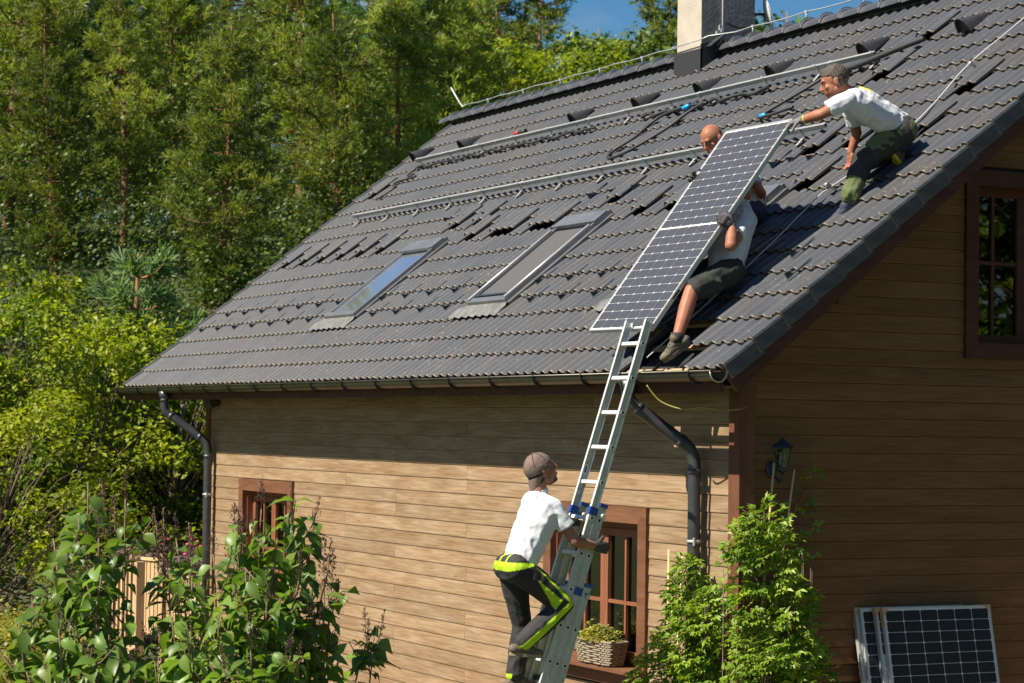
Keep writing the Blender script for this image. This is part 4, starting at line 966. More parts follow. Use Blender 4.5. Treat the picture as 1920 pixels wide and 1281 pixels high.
def solar_panel(mw, label, group, cm='solar_cell', rows=(0, 24), corners=False, cells=True, name='solar_panel'):
    """mw: local x across (0..-PWD), y along (0..PLN), z = front normal; z=0 is the front face"""
    e = bpy.data.objects.new(name, None); col.objects.link(e); e.matrix_basis = mw; tag(e, label, 'solar panel', group)
    def kid(nm, me, m=None):
        o = bpy.data.objects.new(nm, me); col.objects.link(o); o.parent = e
        if m is not None: o.matrix_basis = m
        return o
    b = MB(); w = 0.011; g_ = 0.0012
    b.box((-PWD, 0, -PTH), (-PWD + w, PLN, 0)); kid('frame_rail', b.mesh('frame_rail', 'frame_alu'))
    b = MB(); b.box((-w, 0, -PTH), (0, PLN, 0)); b.box((-0.030, 0.012, -PTH), (-w - .0005, PLN - 0.012, -PTH + 0.002)); b.box((0, 0.0, -0.008), (0.0015, PLN, -0.005)); kid('frame_rail', b.mesh('frame_rail', 'frame_alu'))
    b = MB(); b.box((-PWD + w + g_, 0, -PTH), (-w - g_, w, 0)); kid('frame_rail', b.mesh('frame_rail', 'frame_alu'))
    b = MB(); b.box((-PWD + w + g_, PLN - w, -PTH), (-w - g_, PLN, 0)); kid('frame_rail', b.mesh('frame_rail', 'frame_alu'))
    b = MB(); b.box((-PWD + w, w, -0.010), (-w, PLN - w, -0.004)); kid('back_sheet', b.mesh('back_sheet', 'back_sheet'))
    if cells:
        ix0, ix1 = -PWD + 0.024, -0.024; cw = (ix1 - ix0) / 6; mid = 0.016
        ch_ = (PLN - 0.048 - mid) / 24; cme = cell_mesh(cw - 0.0048, ch_ - 0.0042, cm)
        for r_ in range(*rows):
            for c_ in range(6):
                y = 0.024 + ch_ * (r_ + 0.5) + (mid if r_ >= 12 else 0)
                kid('solar_cell', cme, Matrix.Translation((ix0 + cw * (c_ + 0.5), y, -0.0025)))
    if corners:
        for (xa, xb) in ((-PWD - 0.002, -PWD + 0.05), (-0.07, 0.002)):
            b = MB(); 
            b.box((xa, PLN - 0.10, 0.001), (xb, PLN + 0.003, 0.003)) if False else None
            sx = 1 if xa < -0.5 else -1; x0 = -PWD - 0.003 if sx > 0 else 0.003
            b.add([(x0, PLN + 0.003, 0.0025), (x0 + sx * 0.065, PLN + 0.003, 0.0025), (x0, PLN - 0.075, 0.0025), (x0, PLN + 0.003, -PTH - 0.002), (x0 + sx * 0.065, PLN + 0.003, -PTH - 0.002), (x0, PLN - 0.15, -PTH - 0.002), (x0, PLN - 0.15, 0.0025), (x0, PLN - 0.15, 0.0025)],
                  [(0, 2, 1) if sx > 0 else (0, 1, 2), (0, 1, 4, 3), (0, 3, 5, 6)])
            kid('corner_protector', b.mesh('corner_protector', 'cardboard'))
    return e
# raised panel: bottom-right corner and orientation from its four corners
q00 = Vector((-0.990, -0.051, 0.318)); q10 = Vector((-2.030, -0.021, 0.332)); q01 = Vector((-0.932, 1.190, 2.011))
ax = (q00 - q10).normalized(); ay = (q01 - q00); ay = (ay - ax * ay.dot(ax)).normalized(); az = ax.cross(ay)
PANEL = Matrix(((ax.x, ay.x, az.x, q00.x), (ax.y, ay.y, az.y, q00.y), (ax.z, ay.z, az.z, q00.z), (0, 0, 0, 1)))
def PP(x, y, z=0.0): return PANEL @ Vector((x, y, z))
p_main = solar_panel(PANEL, 'large solar panel being hauled up from the ladder by the men on the roof', 'solar panels', 'solar_cell_sky_haze')
b = MB(); b.box((0.0016, 0.30, -0.028), (0.003, 0.39, -0.014)); o = bpy.data.objects.new('serial_label', b.mesh('serial_label', 'rung_hole')); col.objects.link(o); o.parent = p_main
# stack leaning on the gable wall
def lean(y0, xtop, ztop, tilt, label, **kw):
    ay = Vector((-math.sin(tilt), 0, math.cos(tilt))); ax = Vector((0, 1, 0)); az = ax.cross(ay)   # az = outward (+X)
    base = Vector((xtop, y0 + PWD, ztop)) - ay * PLN
    m = Matrix(((ax.x, ay.x, az.x, base.x), (ax.y, ay.y, az.y, base.y), (ax.z, ay.z, az.z, base.z), (0, 0, 0, 1)))
    return solar_panel(m, label, 'solar panels', **kw)
T0 = R(12.5)
lean(1.742, -0.448, -1.815, T0, 'front solar panel of the stack leaning on the shaded gable wall', rows=(10, 24), corners=True)
lean(1.700, -0.487, -1.818, T0, 'second solar panel from the front of the leaning stack', rows=(20, 24), corners=True)
lean(1.585, -0.526, -1.822, T0, 'solar panel with its cell rows showing behind the front pair of the stack', rows=(10, 24), corners=False)
lean(1.560, -0.563, -1.820, T0, 'rearmost solar panel of the stack, nearest the gable wall', rows=(20, 24), corners=True)

# ------------------------------------------------------------------ wall lantern
ln = empty('wall_lantern', (WX, 0.78, -0.70), 'dark blue-grey hexagonal lantern on the gable wall beside the corner', 'lantern')
LC = Vector((-0.40, 0.775, -0.655))
def hexr(z, r): return [LC + Vector((math.cos(R(60 * k + 30)) * r, math.sin(R(60 * k + 30)) * r, z)) for k in range(6)]
b = MB(); a0, a1 = hexr(0.075, 0.098), hexr(0.135, 0.022)
b.add(a0 + a1, [(i, (i + 1) % 6, 6 + (i + 1) % 6, 6 + i) for i in range(6)] + [tuple(reversed(range(6))), tuple(range(6, 12))]); b.ell(LC + Vector((0, 0, 0.142)), (0.014, 0.014, 0.014)); b.build('lantern_roof', 'dark_metal', ln)
a0, a1 = hexr(-0.085, 0.048), hexr(0.072, 0.076)
b = MB()
for i in range(6): b.bar(a0[i], a1[i], 0.009, 0.009)
for ring in (a0, a1):
    for i in range(6): b.bar(ring[i], ring[(i + 1) % 6], 0.010, 0.010)
b.tube([LC + Vector((0, 0, -0.085)), LC + Vector((0, 0, -0.115))], [0.05, 0.02], 8); b.build('cage', 'dark_metal', ln)
b = MB(); i0, i1 = hexr(-0.082, 0.043), hexr(0.070, 0.070); b.add(i0 + i1, [(i, (i + 1) % 6, 6 + (i + 1) % 6, 6 + i) for i in range(6)]); b.build('lantern_glass', 'glass', ln)
mat('bulb', (0.7, 0.68, 0.6), 0.2); b = MB(); b.ell(LC + Vector((0, 0, 0.01)), (0.022, 0.022, 0.042)); b.tube([LC + Vector((0, 0, -0.075)), LC + Vector((0, 0, -0.03))], 0.014, 8); b.build('bulb', 'bulb', ln)
b = MB(); b.tube([LC + Vector((0, 0, -0.11)), LC + Vector((0, 0, -0.16)), LC + Vector((-0.04, 0, -0.185)), LC + Vector((-0.12, 0, -0.14)), Vector((WX + 0.02, LC.y, LC.z - 0.11))], 0.010, 8); b.ell(Vector((WX + 0.022, LC.y, LC.z - 0.10)), (0.018, 0.045, 0.068)); b.build('arm', 'dark_metal', ln)
# floodlight under the far eave
fl_ = empty('floodlight', (-12.35, WY - 0.08, -0.16), 'small black floodlight under the eave at the far left corner', 'lamp')
b = MB(); b.box((-0.10, -0.13, -0.07), (0.10, -0.02, 0.05), Matrix.Rotation(R(25), 3, 'X'), (-12.35, WY - 0.03, -0.16)); b.build('housing', 'black_plastic', fl_); b = MB(); b.bar((-12.35, WY - 0.06, -0.14), (-12.35, WY - 0.02, -0.14), 0.05, 0.05); b.build('bracket', 'black_plastic', fl_)
# yellow wire under the gutter
cable('earth_wire', [(-0.95, -0.10, -0.12), (-0.88, -0.02, -0.24), (-0.72, 0.08, -0.30), (-0.52, 0.12, -0.285), (-0.36, 0.14, -0.30), (-0.30, 0.16, -0.31), (-0.22, 0.25, -0.30), (-0.36, 0.42, -0.28)], 0.006, 'cable_yellow', 'thin yellow-green wire hanging below the right end of the gutter', 'wire')

# basket of flowers on the sill
bk = empty('flower_basket', (-2.62, 0.46, -2.415), 'woven wicker basket of yellow-green flowers on the window sill', 'basket')
mat('wicker', (0.30, 0.25, 0.18), 0.8, c2=(0.19, 0.15, 0.10), scale=60, bump=0.6)
BC = Vector((-2.62, 0.455, -2.413)); 
b = MB(); K = 11
def bring(z, k=0.0):
    hx, hy = 0.27 + k + z * 0.26, 0.080 + k * 0.6 + z * 0.12
    out = []
    for j in range(44):
        t = 2 * math.pi * j / 44; cx_, sy_ = math.cos(t), math.sin(t)
        out.append((hx * abs(cx_) ** 0.45 * (1 if cx_ > 0 else -1), hy * abs(sy_) ** 0.45 * (1 if sy_ > 0 else -1)))
    return out
for i in range(K):
    z = 0.012 + 0.185 * i / (K - 1); ring = bring(z)
    pts = [BC + Vector((x + 0.006 * (1 if (j + i) % 2 else -1) * (1 if abs(x) > 0.2 else 0), y + 0.007 * (1 if (j + i) % 2 else -1), z)) for j, (x, y) in enumerate(ring)]
    b.tube(pts + [pts[0]], 0.0088 if i < K - 1 else 0.013, 5, caps=False)
ring0, ring1 = bring(0.0), bring(0.19)
b.build('weave', 'wicker', bk)
b = MB()
for j in range(0, 44, 2): b.tube([BC + Vector((ring0[j][0], ring0[j][1], 0)), BC + Vector((ring1[j][0], ring1[j][1], 0.20))], 0.005, 5)
b.build('stake', 'wicker', bk)
b = MB(); b.add([BC + Vector((x * 0.97, y * 0.97, 0.165)) for x, y in bring(0.165)], [tuple(range(44))]); b.build('soil', 'underlay', bk)

# ------------------------------------------------------------------ people
mat('skin', (0.33, 0.165, 0.10), 0.6, spec=0.3, c2=(0.27, 0.115, 0.068), scale=9, bump=0.15, bscale=60, sss=0.05)
mat('skin_ruddy', (0.36, 0.155, 0.092), 0.55, spec=0.3, c2=(0.28, 0.10, 0.058), scale=9, bump=0.15, bscale=60, sss=0.05)
mat('tshirt', (0.60, 0.62, 0.65), 0.85, c2=(0.54, 0.56, 0.60), scale=4, bump=0.5, bscale=18)
mat('tshirt_print', (0.75, 0.68, 0.03), 0.8)
mat('work_black', (0.018, 0.017, 0.018), 0.85, c2=(0.030, 0.028, 0.028), scale=6, bump=0.4, bscale=50)
mat('hi_vis', (0.42, 0.66, 0.008), 0.7, c2=(0.33, 0.55, 0.008), scale=7, bump=0.35, bscale=35)
mat('olive', (0.070, 0.088, 0.032), 0.85, c2=(0.11, 0.13, 0.050), scale=6, bump=0.35, bscale=40)
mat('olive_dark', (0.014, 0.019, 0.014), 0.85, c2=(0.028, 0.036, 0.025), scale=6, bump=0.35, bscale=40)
mat('navy', (0.03, 0.045, 0.075), 0.85, c2=(0.05, 0.065, 0.10), scale=8)
mat('cap_cloth', (0.135, 0.092, 0.078), 0.9, c2=(0.175, 0.124, 0.10), scale=12, bump=0.3, bscale=150)
mat('boot_brown', (0.10, 0.075, 0.05), 0.75, c2=(0.15, 0.115, 0.08), scale=18, bump=0.4, bscale=60)
mat('boot_sole', (0.32, 0.26, 0.14), 0.8, c2=(0.22, 0.18, 0.11), scale=20)
mat('boot_dusty', (0.19, 0.16, 0.11), 0.85, c2=(0.06, 0.05, 0.04), scale=20, bump=0.5)
mat('glove_dark', (0.030, 0.029, 0.030), 0.8, c2=(0.055, 0.052, 0.050), scale=26, bump=0.4)
mat('glove_grey', (0.11, 0.11, 0.115), 0.8, c2=(0.16, 0.16, 0.165), scale=26, bump=0.4)
mat('yellow_trim', (0.65, 0.55, 0.03), 0.7)
mat('hair_grey', (0.030, 0.019, 0.013), 0.7, c2=(0.115, 0.090, 0.073), scale=45, bump=0.9, bscale=120, detail=6)
mat('hair_dark', (0.035, 0.02, 0.014), 0.7, c2=(0.06, 0.035, 0.025), scale=45, bump=0.8, bscale=90)
mat('eye_white', (0.30, 0.27, 0.25), 0.4)

def grow(name, mb, mats, parent, voxel=0.007, smooth=6, disp=None, assign=None, crease=0.0, kind=None):
    """one continuous surface out of overlapping volumes: voxel remesh, smoothing, folds"""
    me = bpy.data.meshes.new(name); me.from_pydata(mb.v, [], mb.f); me.update()
    o = bpy.data.objects.new(name + '_tmp', me); col.objects.link(o)
    m = o.modifiers.new('r', 'REMESH'); m.mode = 'VOXEL'; m.voxel_size = voxel; m.adaptivity = 0
    if smooth: s_ = o.modifiers.new('s', 'SMOOTH'); s_.factor = 0.5; s_.iterations = smooth
    dg = bpy.context.evaluated_depsgraph_get(); dg.update()
    ev = o.evaluated_get(dg); nm = bpy.data.meshes.new_from_object(ev)
    bpy.data.objects.remove(o); bpy.data.meshes.remove(me); nm.name = name
    nm.materials.clear()
    for mm in (mats if isinstance(mats, (list, tuple)) else [mats]): nm.materials.append(MATS[mm])
    if disp:
        nr = [v.normal.copy() for v in nm.vertices]
        for v, n in zip(nm.vertices, nr): v.co = v.co + n * disp(v.co, n)
    if assign:
        for p in nm.polygons: p.material_index = assign(p.center, p.normal)
    else:
        for p in nm.polygons: p.material_index = 0
    nm.polygons.foreach_set('use_smooth', [True] * len(nm.polygons)); nm.update()
    ob = link(name, nm, parent)
    return ob
def folds(amp, freq, dirs, seed=0.0, amp2=0.0):
    """cloth folds: ridged noise stretched along dirs[0]"""
    d = Vector(dirs).normalized()
    def f(co, n):
        al = d * co.dot(d); ac = co - al; p = (ac * freq + al * freq * 0.28) + Vector((seed, seed * 2, seed * 3))
        v = noise.noise(p); r = 1 - abs(v) * 2.4; w = noise.noise(co * 5 + Vector((seed, 0, 0)))
        return amp * (max(-0.4, r) - 0.35) * (0.55 + w) + amp2 * noise.noise(co * 28)
    return f
def orth(d, s):
    d = d.normalized(); s = (s - d * s.dot(d)).normalized(); return s
def hand(b, wr, d, nrm, side, L=0.105, curl=60, spread=1.0, thumb=1, rad=1.0):
    """palm + four fingers of three joints + thumb; d = direction of the hand, nrm = palm side, side = towards the thumb"""
    d = d.normalized(); nrm = orth(d, nrm); side = nrm.cross(d) * (1 if nrm.cross(d).dot(side) > 0 else -1)
    pc = wr + d * 0.048
    b.cap(wr - d * 0.01, wr + d * 0.035, 0.026 * rad, 0.030 * rad, flat=(nrm, 0.7))
    for k, off in enumerate((-0.030, -0.010, 0.010, 0.030)):
        b.cap(wr + d * 0.015 + side * off * 0.7, wr + d * 0.085 + side * off, 0.016 * rad, 0.0135 * rad, n=8)
    lens = ((0.026, 0.017, 0.015), (0.036, 0.022, 0.017), (0.039, 0.024, 0.018), (0.036, 0.021, 0.017))
    for k, off in enumerate((-0.032, -0.011, 0.011, 0.032)):
        p = wr + d * (0.088 - abs(k - 1.8) * 0.004) + side * off; ang = R(curl * (0.55 + 0.05 * k)); r0 = 0.0105 * rad
        dd = d + side * off * 1.2 * spread; dd.normalize()
        for i, l in enumerate(lens[k]):
            q_ = Matrix.Rotation(ang * (1.0 if i else 0.8), 3, dd.cross(nrm)); dd = (q_ @ dd).normalized(); q = p + dd * l * 1.12
            b.cap(p, q, r0, r0 * 0.92, n=8); p = q; r0 *= 0.92
    if thumb:
        p = wr + d * 0.025 + side * 0.030; dd = (d * 0.65 + side * 0.65 + nrm * 0.35).normalized()
        for i, l in enumerate((0.042, 0.032, 0.024)):
            q = p + dd * l; b.cap(p, q, 0.0145 * rad - i * 0.0015, 0.0125 * rad - i * 0.0015, n=8); p = q; dd = (dd * 0.8 + nrm * 0.35 + d * 0.15).normalized()
HK = 1.09
def head(b, c, F, U, jaw=1.0):
    F = F.normalized() ; U = orth(F, U); S = F.cross(U); F, U, S = F * HK, U * HK, S * HK
    def P(f, s, u): return c + F * f + S * s + U * u
    ax = (F, S, U)
    b.ell(P(-0.012, 0, 0.028), (0.098, 0.078, 0.092), ax, 16, 12)
    b.ell(P(0.028, 0, -0.030), (0.066, 0.064, 0.082), ax, 14, 10)
    b.cap(P(0.030, 0, -0.085), P(0.066, 0, -0.098), 0.040 * jaw, 0.022 * jaw)
    b.cap(P(0.0, 0.045, -0.055), P(0.052, 0.018, -0.094), 0.026, 0.020); b.cap(P(0.0, -0.045, -0.055), P(0.052, -0.018, -0.094), 0.026, 0.020)
    b.cap(P(0.080, -0.034, 0.030), P(0.080, 0.034, 0.030), 0.014, 0.014)
    b.cap(P(0.088, 0, 0.022), P(0.112, 0, -0.020), 0.009, 0.0125); b.ell(P(0.107, 0, -0.024), (0.015, 0.017, 0.011), ax)
    for s in (-1, 1):
        b.ell(P(0.062, s * 0.044, -0.020), (0.022, 0.018, 0.020), ax)
        b.ell(P(-0.008, s * 0.079, -0.008), (0.020, 0.009, 0.032), ax); b.ell(P(-0.014, s * 0.084, 0.006), (0.016, 0.006, 0.020), ax)
    b.cap(P(0.084, -0.018, -0.056), P(0.084, 0.018, -0.056), 0.0115, 0.0115); b.cap(P(0.082, -0.015, -0.068), P(0.082, 0.015, -0.068), 0.0105, 0.0105)
    return P, ax
def face_bits(par, P, ax, brow='hair_dark'):
    for s in (-1, 1):
        b = MB(); b.ell(P(0.078, s * 0.031, 0.005), (0.009, 0.012, 0.005), ax); b.build('eye', 'eye_white', par)
        b = MB(); b.ell(P(0.0875, s * 0.031, 0.006), (0.0035, 0.005, 0.0055), ax); b.build('pupil', 'rung_hole', par)
        b = MB(); b.cap(P(0.092, s * 0.014, 0.030), P(0.080, s * 0.050, 0.032), 0.0055, 0.004, n=6); b.build('eyebrow', brow, par)
    b = MB(); b.cap(P(0.0945, -0.017, -0.0615), P(0.0945, 0.017, -0.0615), 0.0022, 0.0022, n=6); b.build('lips', 'lip', par)
mat('seam', (0.05, 0.032, 0.028), 0.9)
mat('lip', (0.28, 0.09, 0.07), 0.5)
def boot(par, ankle, toe, U, m='boot_brown', sole='boot_sole', L=0.27, k=1.0):
    d = (toe - ankle); fl = orth(U, d) ; fl = (toe - ankle) - U.normalized() * (toe - ankle).dot(U.normalized()); fl.normalize(); U = U.normalized()
    heel = ankle - fl * 0.065 - U * 0.075; b = MB()
    b.cap(ankle + U * 0.02, ankle - U * 0.035, 0.044, 0.044)
    b.cap(heel + U * 0.038 + fl * 0.01, heel + fl * (L * 0.62) + U * 0.034, 0.043, 0.042, flat=(U, 0.9)); b.cap(heel + fl * (L * 0.45) + U * 0.055, ankle, 0.040, 0.042)
    b.cap(heel + fl * (L * 0.6) + U * 0.032, heel + fl * (L - 0.045) + U * 0.028, 0.045, 0.038, flat=(U, 0.75))
    e_ = empty('boot', (0, 0, 0), parent=par); e_.location = -parent_world(par)
    grow('upper', b, m, e_, 0.006, 5, disp=lambda c, n: 0.002 * noise.noise(c * 60))
    b = MB(); S = U.cross(fl).normalized(); vs = []; n = 18
    for z in (-0.012, 0.014):
        for j in range(n):
            t = 2 * math.pi * j / n; a_ = math.cos(t); x = L / 2 + a_ * (L / 2 + 0.004); w = 0.040 + 0.010 * (a_ * 0.5 + 0.5)
            vs.append(heel + fl * (x - 0.018) + S * math.sin(t) * w * (1 if abs(a_) < 0.9 else 0.9) + U * z)
    b.add(vs, [tuple(reversed(range(n))), tuple(range(n, 2 * n))] + [(i, (i + 1) % n, n + (i + 1) % n, n + i) for i in range(n)]); b.build('sole', sole, e_)
    b = MB(); 
    for t in (0.50, 0.58, 0.66): 
        c0 = heel + fl * (L * t) + U * (0.088 - (t - 0.5) * 0.2); b.bar(c0 - S * 0.022, c0 + S * 0.022, 0.006, 0.006)
    b.build('lace', 'rung_hole', e_)
    return e_
def person(loc, label):
    return empty('person', loc, label, 'person', 'roof workers')
def V(*a): return Vector(a)
def limb(b, pts, rs, n=12):
    for i in range(len(pts) - 1): b.cap(pts[i], pts[i + 1], rs[i], rs[i + 1], n=n)

# ---- man on the ladder, seen from behind his right side, looking up at the panel
hd = V(-1.12, -0.905, -0.778); nk = V(-1.125, -0.915, -0.955); shR = V(-0.945, -0.895, -1.045); shL = V(-1.315, -0.805, -1.035)
elR = V(-0.885, -0.735, -1.30); wrR = V(-0.925, -0.545, -1.335); elL = V(-1.42, -0.72, -1.28); wrL = V(-1.36, -0.60, -1.20)
pel = V(-1.13, -1.088, -1.47); hipR = V(-1.03, -1.105, -1.52); hipL = V(-1.235, -1.085, -1.525)
knR = V(-0.985, -0.775, -1.775); anR = V(-1.03, -1.105, -2.065); knL = V(-1.25, -0.985, -1.945); anL = V(-1.25, -1.035, -2.325)
m1 = person(V(-1.13, -0.93, -2.44), 'man in a backwards cap, white T-shirt and neon-striped black trousers climbing the ladder')
b = MB(); F = V(0.10, 0.86, 0.44); P, ax = head(b, hd, F, V(0, -0.35, 1))
b.cap(hd - V(0, 0.02, 0.03), nk - V(0, 0.01, 0.03), 0.058, 0.064); b.cap(nk + (pel - nk) * 0.15, pel, 0.07, 0.09); b.cap(shR, shL, 0.036, 0.036)
limb(b, [shR, elR], [0.050, 0.043]); limb(b, [elR, elR.lerp(wrR, 0.35), wrR], [0.041, 0.043, 0.029]); limb(b, [shL, elL], [0.050, 0.043]); limb(b, [elL, wrL], [0.042, 0.029])
b.cap(pel, knR.lerp(hipR, 0.6), 0.09, 0.06); b.cap(pel, knL.lerp(hipL, 0.6), 0.09, 0.06)
grow('body', b, ['skin', 'hair_dark'], m1, 0.007, 4, assign=lambda c, n: 1 if ((c - P(0.055, 0, -0.088)).length < 0.052 and (c - hd).dot(F.normalized()) > 0.02) or (c - P(0.097, 0, -0.045)).length < 0.016 or (abs((c - hd).dot(ax[1])) < 0.09 and -0.075 < (c - hd).dot(ax[2]) < 0.04 and -0.13 < (c - hd).dot(ax[0]) < -0.028) else 0)
face_bits(m1, P, ax)
b = MB(); b.ell(P(-0.012, 0, 0.032), (0.108, 0.089, 0.104), ax, 20, 14); cp_ = P
cut = lambda c: (c - hd).dot(ax[2]) - (0.035 - ((c - hd).dot(ax[0]) < 0) * 0.0 + (c - hd).dot(ax[0]) * 0.28)
capo = grow('cap', b, 'cap_cloth', m1, 0.005, 2, disp=lambda c, n: (-0.016 if cut(c) < 0 and (c - hd).dot(ax[2]) < 0.0 else 0) + 0.0016 * noise.noise(c * 40) - (0.018 if cut(c) < -0.02 else 0))
b = MB()                                         # peak of the cap over the nape
vs = []; n = 12
for k_, (out, dn) in enumerate(((0.0, 0.0), (0.035, -0.03), (0.055, -0.062))):
    for j in range(n + 1):
        t = (j / n - 0.5) * math.pi * (0.95 - 0.12 * k_)
        vs.append(P(-0.020 - math.cos(t) * (0.088 + out * 0.5), math.sin(t) * (0.086 - 0.010 * k_), -0.012 + dn * (0.4 + 0.9 * math.cos(t))))
N_ = len(vs); vs += [v + ax[0] * 0.004 for v in vs]
fs = [(k_ * (n + 1) + j, k_ * (n + 1) + j + 1, (k_ + 1) * (n + 1) + j + 1, (k_ + 1) * (n + 1) + j) for k_ in range(2) for j in range(n)]
b.add(vs, fs + [tuple(N_ + i for i in reversed(f)) for f in fs], True); b.build('cap_peak', 'cap_cloth', m1)
b = MB()
for a_ in range(0, 180, 60):          # raised seams of the six crown panels
    u_ = ax[0] * math.cos(R(a_)) + ax[1] * math.sin(R(a_)); u_ = u_ / u_.length; rr_ = 0.112 if a_ == 0 else 0.099
    b.tube([P(-0.012, 0, 0.032) + u_ * (math.cos(t * math.pi / 12) * (0.116 if a_ == 0 else 0.103)) + ax[2] * (math.sin(t * math.pi / 12) * 0.1135 / 1.0) for t in range(1, 12)], 0.0016, 4)
b.build('cap_seam', 'seam', m1)
b = MB(); b.ell(P(-0.012, 0, 0.135), (0.009, 0.009, 0.006), ax); b.build('cap_button', 'cap_cloth', m1)
def shirt(par, nk, pel, shR, shL, hR, hL, eR, eL, fr=0.62, seed=1.0, back=None, belly=0.0, mats='tshirt', assign=None, hem=0.0, amp=0.017):
    b = MB(); dn = (pel - nk).normalized()
    cR, cL = shR.lerp(nk, 0.24), shL.lerp(nk, 0.24)
    b.cap(cR + dn * 0.06, hR.lerp(pel, 0.30) + dn * hem, 0.114, 0.106); b.cap(cL + dn * 0.06, hL.lerp(pel, 0.30) + dn * hem, 0.114, 0.106); b.cap(nk + dn * 0.09, pel + dn * hem, 0.118, 0.112 + belly)
    b.cap(shR, shL, 0.066, 0.066); b.cap(nk - dn * 0.012, nk + dn * 0.08, 0.066, 0.092); b.cap(nk + dn * 0.035, shR, 0.066, 0.064); b.cap(nk + dn * 0.035, shL, 0.066, 0.064)
    for sh, el in ((shR, eR), (shL, eL)):
        b.cap(sh, sh.lerp(el, 0.4), 0.068, 0.070); q = sh.lerp(el, fr); b.tube([sh.lerp(el, 0.2), sh.lerp(el, 0.45), q], [0.060, 0.069, 0.074], 14)
    return grow('tshirt', b, mats, par, 0.0072, 5, disp=folds(amp, 11, (pel - nk).cross(shR - shL) * 0.3 + (shR - shL), seed, 0.0015), assign=assign)
shirt(m1, nk, pel, shR, shL, hipR, hipL, elR, elL, 0.60, 3.0, hem=-0.015)
def dist_seg(c, p, q):
    d = q - p; t = max(0, min(1, (c - p).dot(d) / d.length_squared)); return (c - (p + d * t)).length, t
def trouser_mat(c, n):
    # waistband dark; neon yoke over the seat, stripe down the outer thigh front, knee wedge, stripe down the shin
    if c.z > -1.455: 
        return 1 if (abs(c.x + 1.045) < 0.012 or abs(c.x + 1.17) < 0.014) and c.y < -1.10 else 0
    if c.z > -1.512 + (c.y + 1.2) * 0.22 and c.y < -1.03: return 1
    if c.x > -1.06:
        d1, t1 = dist_seg(c, V(-0.93, -1.02, -1.47), V(-0.90, -0.745, -1.74))
        up_ = (knR - hipR).normalized(); 
        side = (c - hipR).dot(up_.cross(V(1, 0, 0)).normalized())
        if d1 < 0.055 and abs(side) < 0.075 and t1 < 0.99 and abs((c - V(-0.93, -1.02, -1.47)).dot((V(-0.90, -0.745, -1.74) - V(-0.93, -1.02, -1.47)).cross(V(1, 0, 0)).normalized())) < 0.020: return 1
        # pocket wedge on the lower thigh
        tt = (c - hipR).dot(up_); w = (c - hipR).dot(up_.cross(V(1, 0, 0)).normalized())
        if 0.12 < tt < 0.37 and 0.0 < w < 0.010 + (tt - 0.12) * 0.30 and n.x > 0.15: return 1
        d2, t2 = dist_seg(c, V(-0.90, -0.745, -1.745), V(-0.985, -1.07, -2.05)); sd = (anR - knR).normalized(); w2 = (c - knR).dot(sd.cross(V(1, 0, 0)).normalized())
        if d2 < 0.09 and n.x > 0.15 and -0.012 < -w2 < 0.03 + 0.02 * t2: return 1
    if c.z < -2.30 and c.y < -1.09: return 1
    return 0
b = MB(); limb(b, [hipR, hipR.lerp(knR, 0.5), knR], [0.112, 0.098, 0.076]); limb(b, [knR, knR.lerp(anR, 0.4), anR + (knR - anR).normalized() * 0.03], [0.075, 0.080, 0.070])
limb(b, [hipL, hipL.lerp(knL, 0.5), knL], [0.112, 0.095, 0.074]); limb(b, [knL, knL.lerp(anL, 0.4), anL + V(0, 0, 0.02)], [0.074, 0.079, 0.074])
b.cap(hipR + V(0, -0.03, 0.02), hipL + V(0, -0.03, 0.02), 0.115, 0.115); b.cap(pel + V(0.06, 0, 0.0), pel + V(-0.06, 0, 0.0), 0.112, 0.112); b.cap(hipR.lerp(pel, 0.7) + V(0, 0, 0.03), hipL.lerp(pel, 0.7) + V(0, 0, 0.03), 0.105, 0.105)
grow('trousers', b, ['work_black', 'hi_vis'], m1, 0.006, 4, disp=folds(0.010, 12, (1, 0.2, 0.1), 8.0, 0.001), assign=trouser_mat)
boot(m1, anR, anR + V(0.0, 0.2, -0.07), V(0, 0.12, 1)); boot(m1, anL + V(0, 0, -0.02), anL + V(0, 0.2, -0.03), V(0, 0.05, 1))
b = MB(); hand(b, wrR, V(-0.02, 0.94, -0.18), V(-1, 0.1, 0), V(0, 0, 1), curl=45, rad=1.25); b.cap(wrR - V(0, 0.03, -0.005), wrR + V(0, 0.01, 0), 0.034, 0.032); grow('glove', b, 'glove_dark', m1, 0.0035, 2)
b = MB(); hand(b, wrL, V(0.10, 0.5, 0.25), V(1, 0, 0), V(0, 0, 1), curl=75, rad=1.1); b.cap(wrL - V(0, 0.03, 0), wrL, 0.034, 0.032); grow('glove', b, 'glove_dark', m1, 0.0035, 2)

# ---- man kneeling on the right, holding the top corner of the panel
hd = V(-0.86, 1.535, 2.315); nk = V(-0.83, 1.665, 2.235); shL = V(-0.64, 1.515, 2.150); shR = V(-0.98, 1.765, 2.190)
elL = V(-0.775, 1.380, 2.045); wrL = V(-0.885, 1.240, 1.995); elR = V(-1.06, 1.895, 1.960); wrR = V(-1.09, 1.86, 1.800)
elL = V(-0.735, 1.335, 2.035)
pel = V(-0.80, 2.125, 2.010); hipL = V(-0.70, 2.085, 1.955); hipR = V(-0.93, 2.19, 1.985)
knL = V(-0.80, 1.773, 1.708); anL = V(-0.815, 1.655, 1.395); knR = V(-1.03, 1.92, 1.700); anR = V(-0.80, 2.10, 1.815)
m2 = person(V(-0.8, 1.75, 1.45), 'grey-haired man in white T-shirt and olive trousers kneeling, holding the top corner of the panel')
b = MB(); F = V(-0.50, -0.80, -0.36); P, ax = head(b, hd, F, V(-0.15, -0.25, 1))
b.cap(hd + V(0.01, 0.03, -0.03), nk + V(0, 0.02, -0.02), 0.060, 0.068); b.cap(nk + (pel - nk) * 0.15, pel, 0.07, 0.09); b.cap(shR, shL, 0.036, 0.036)
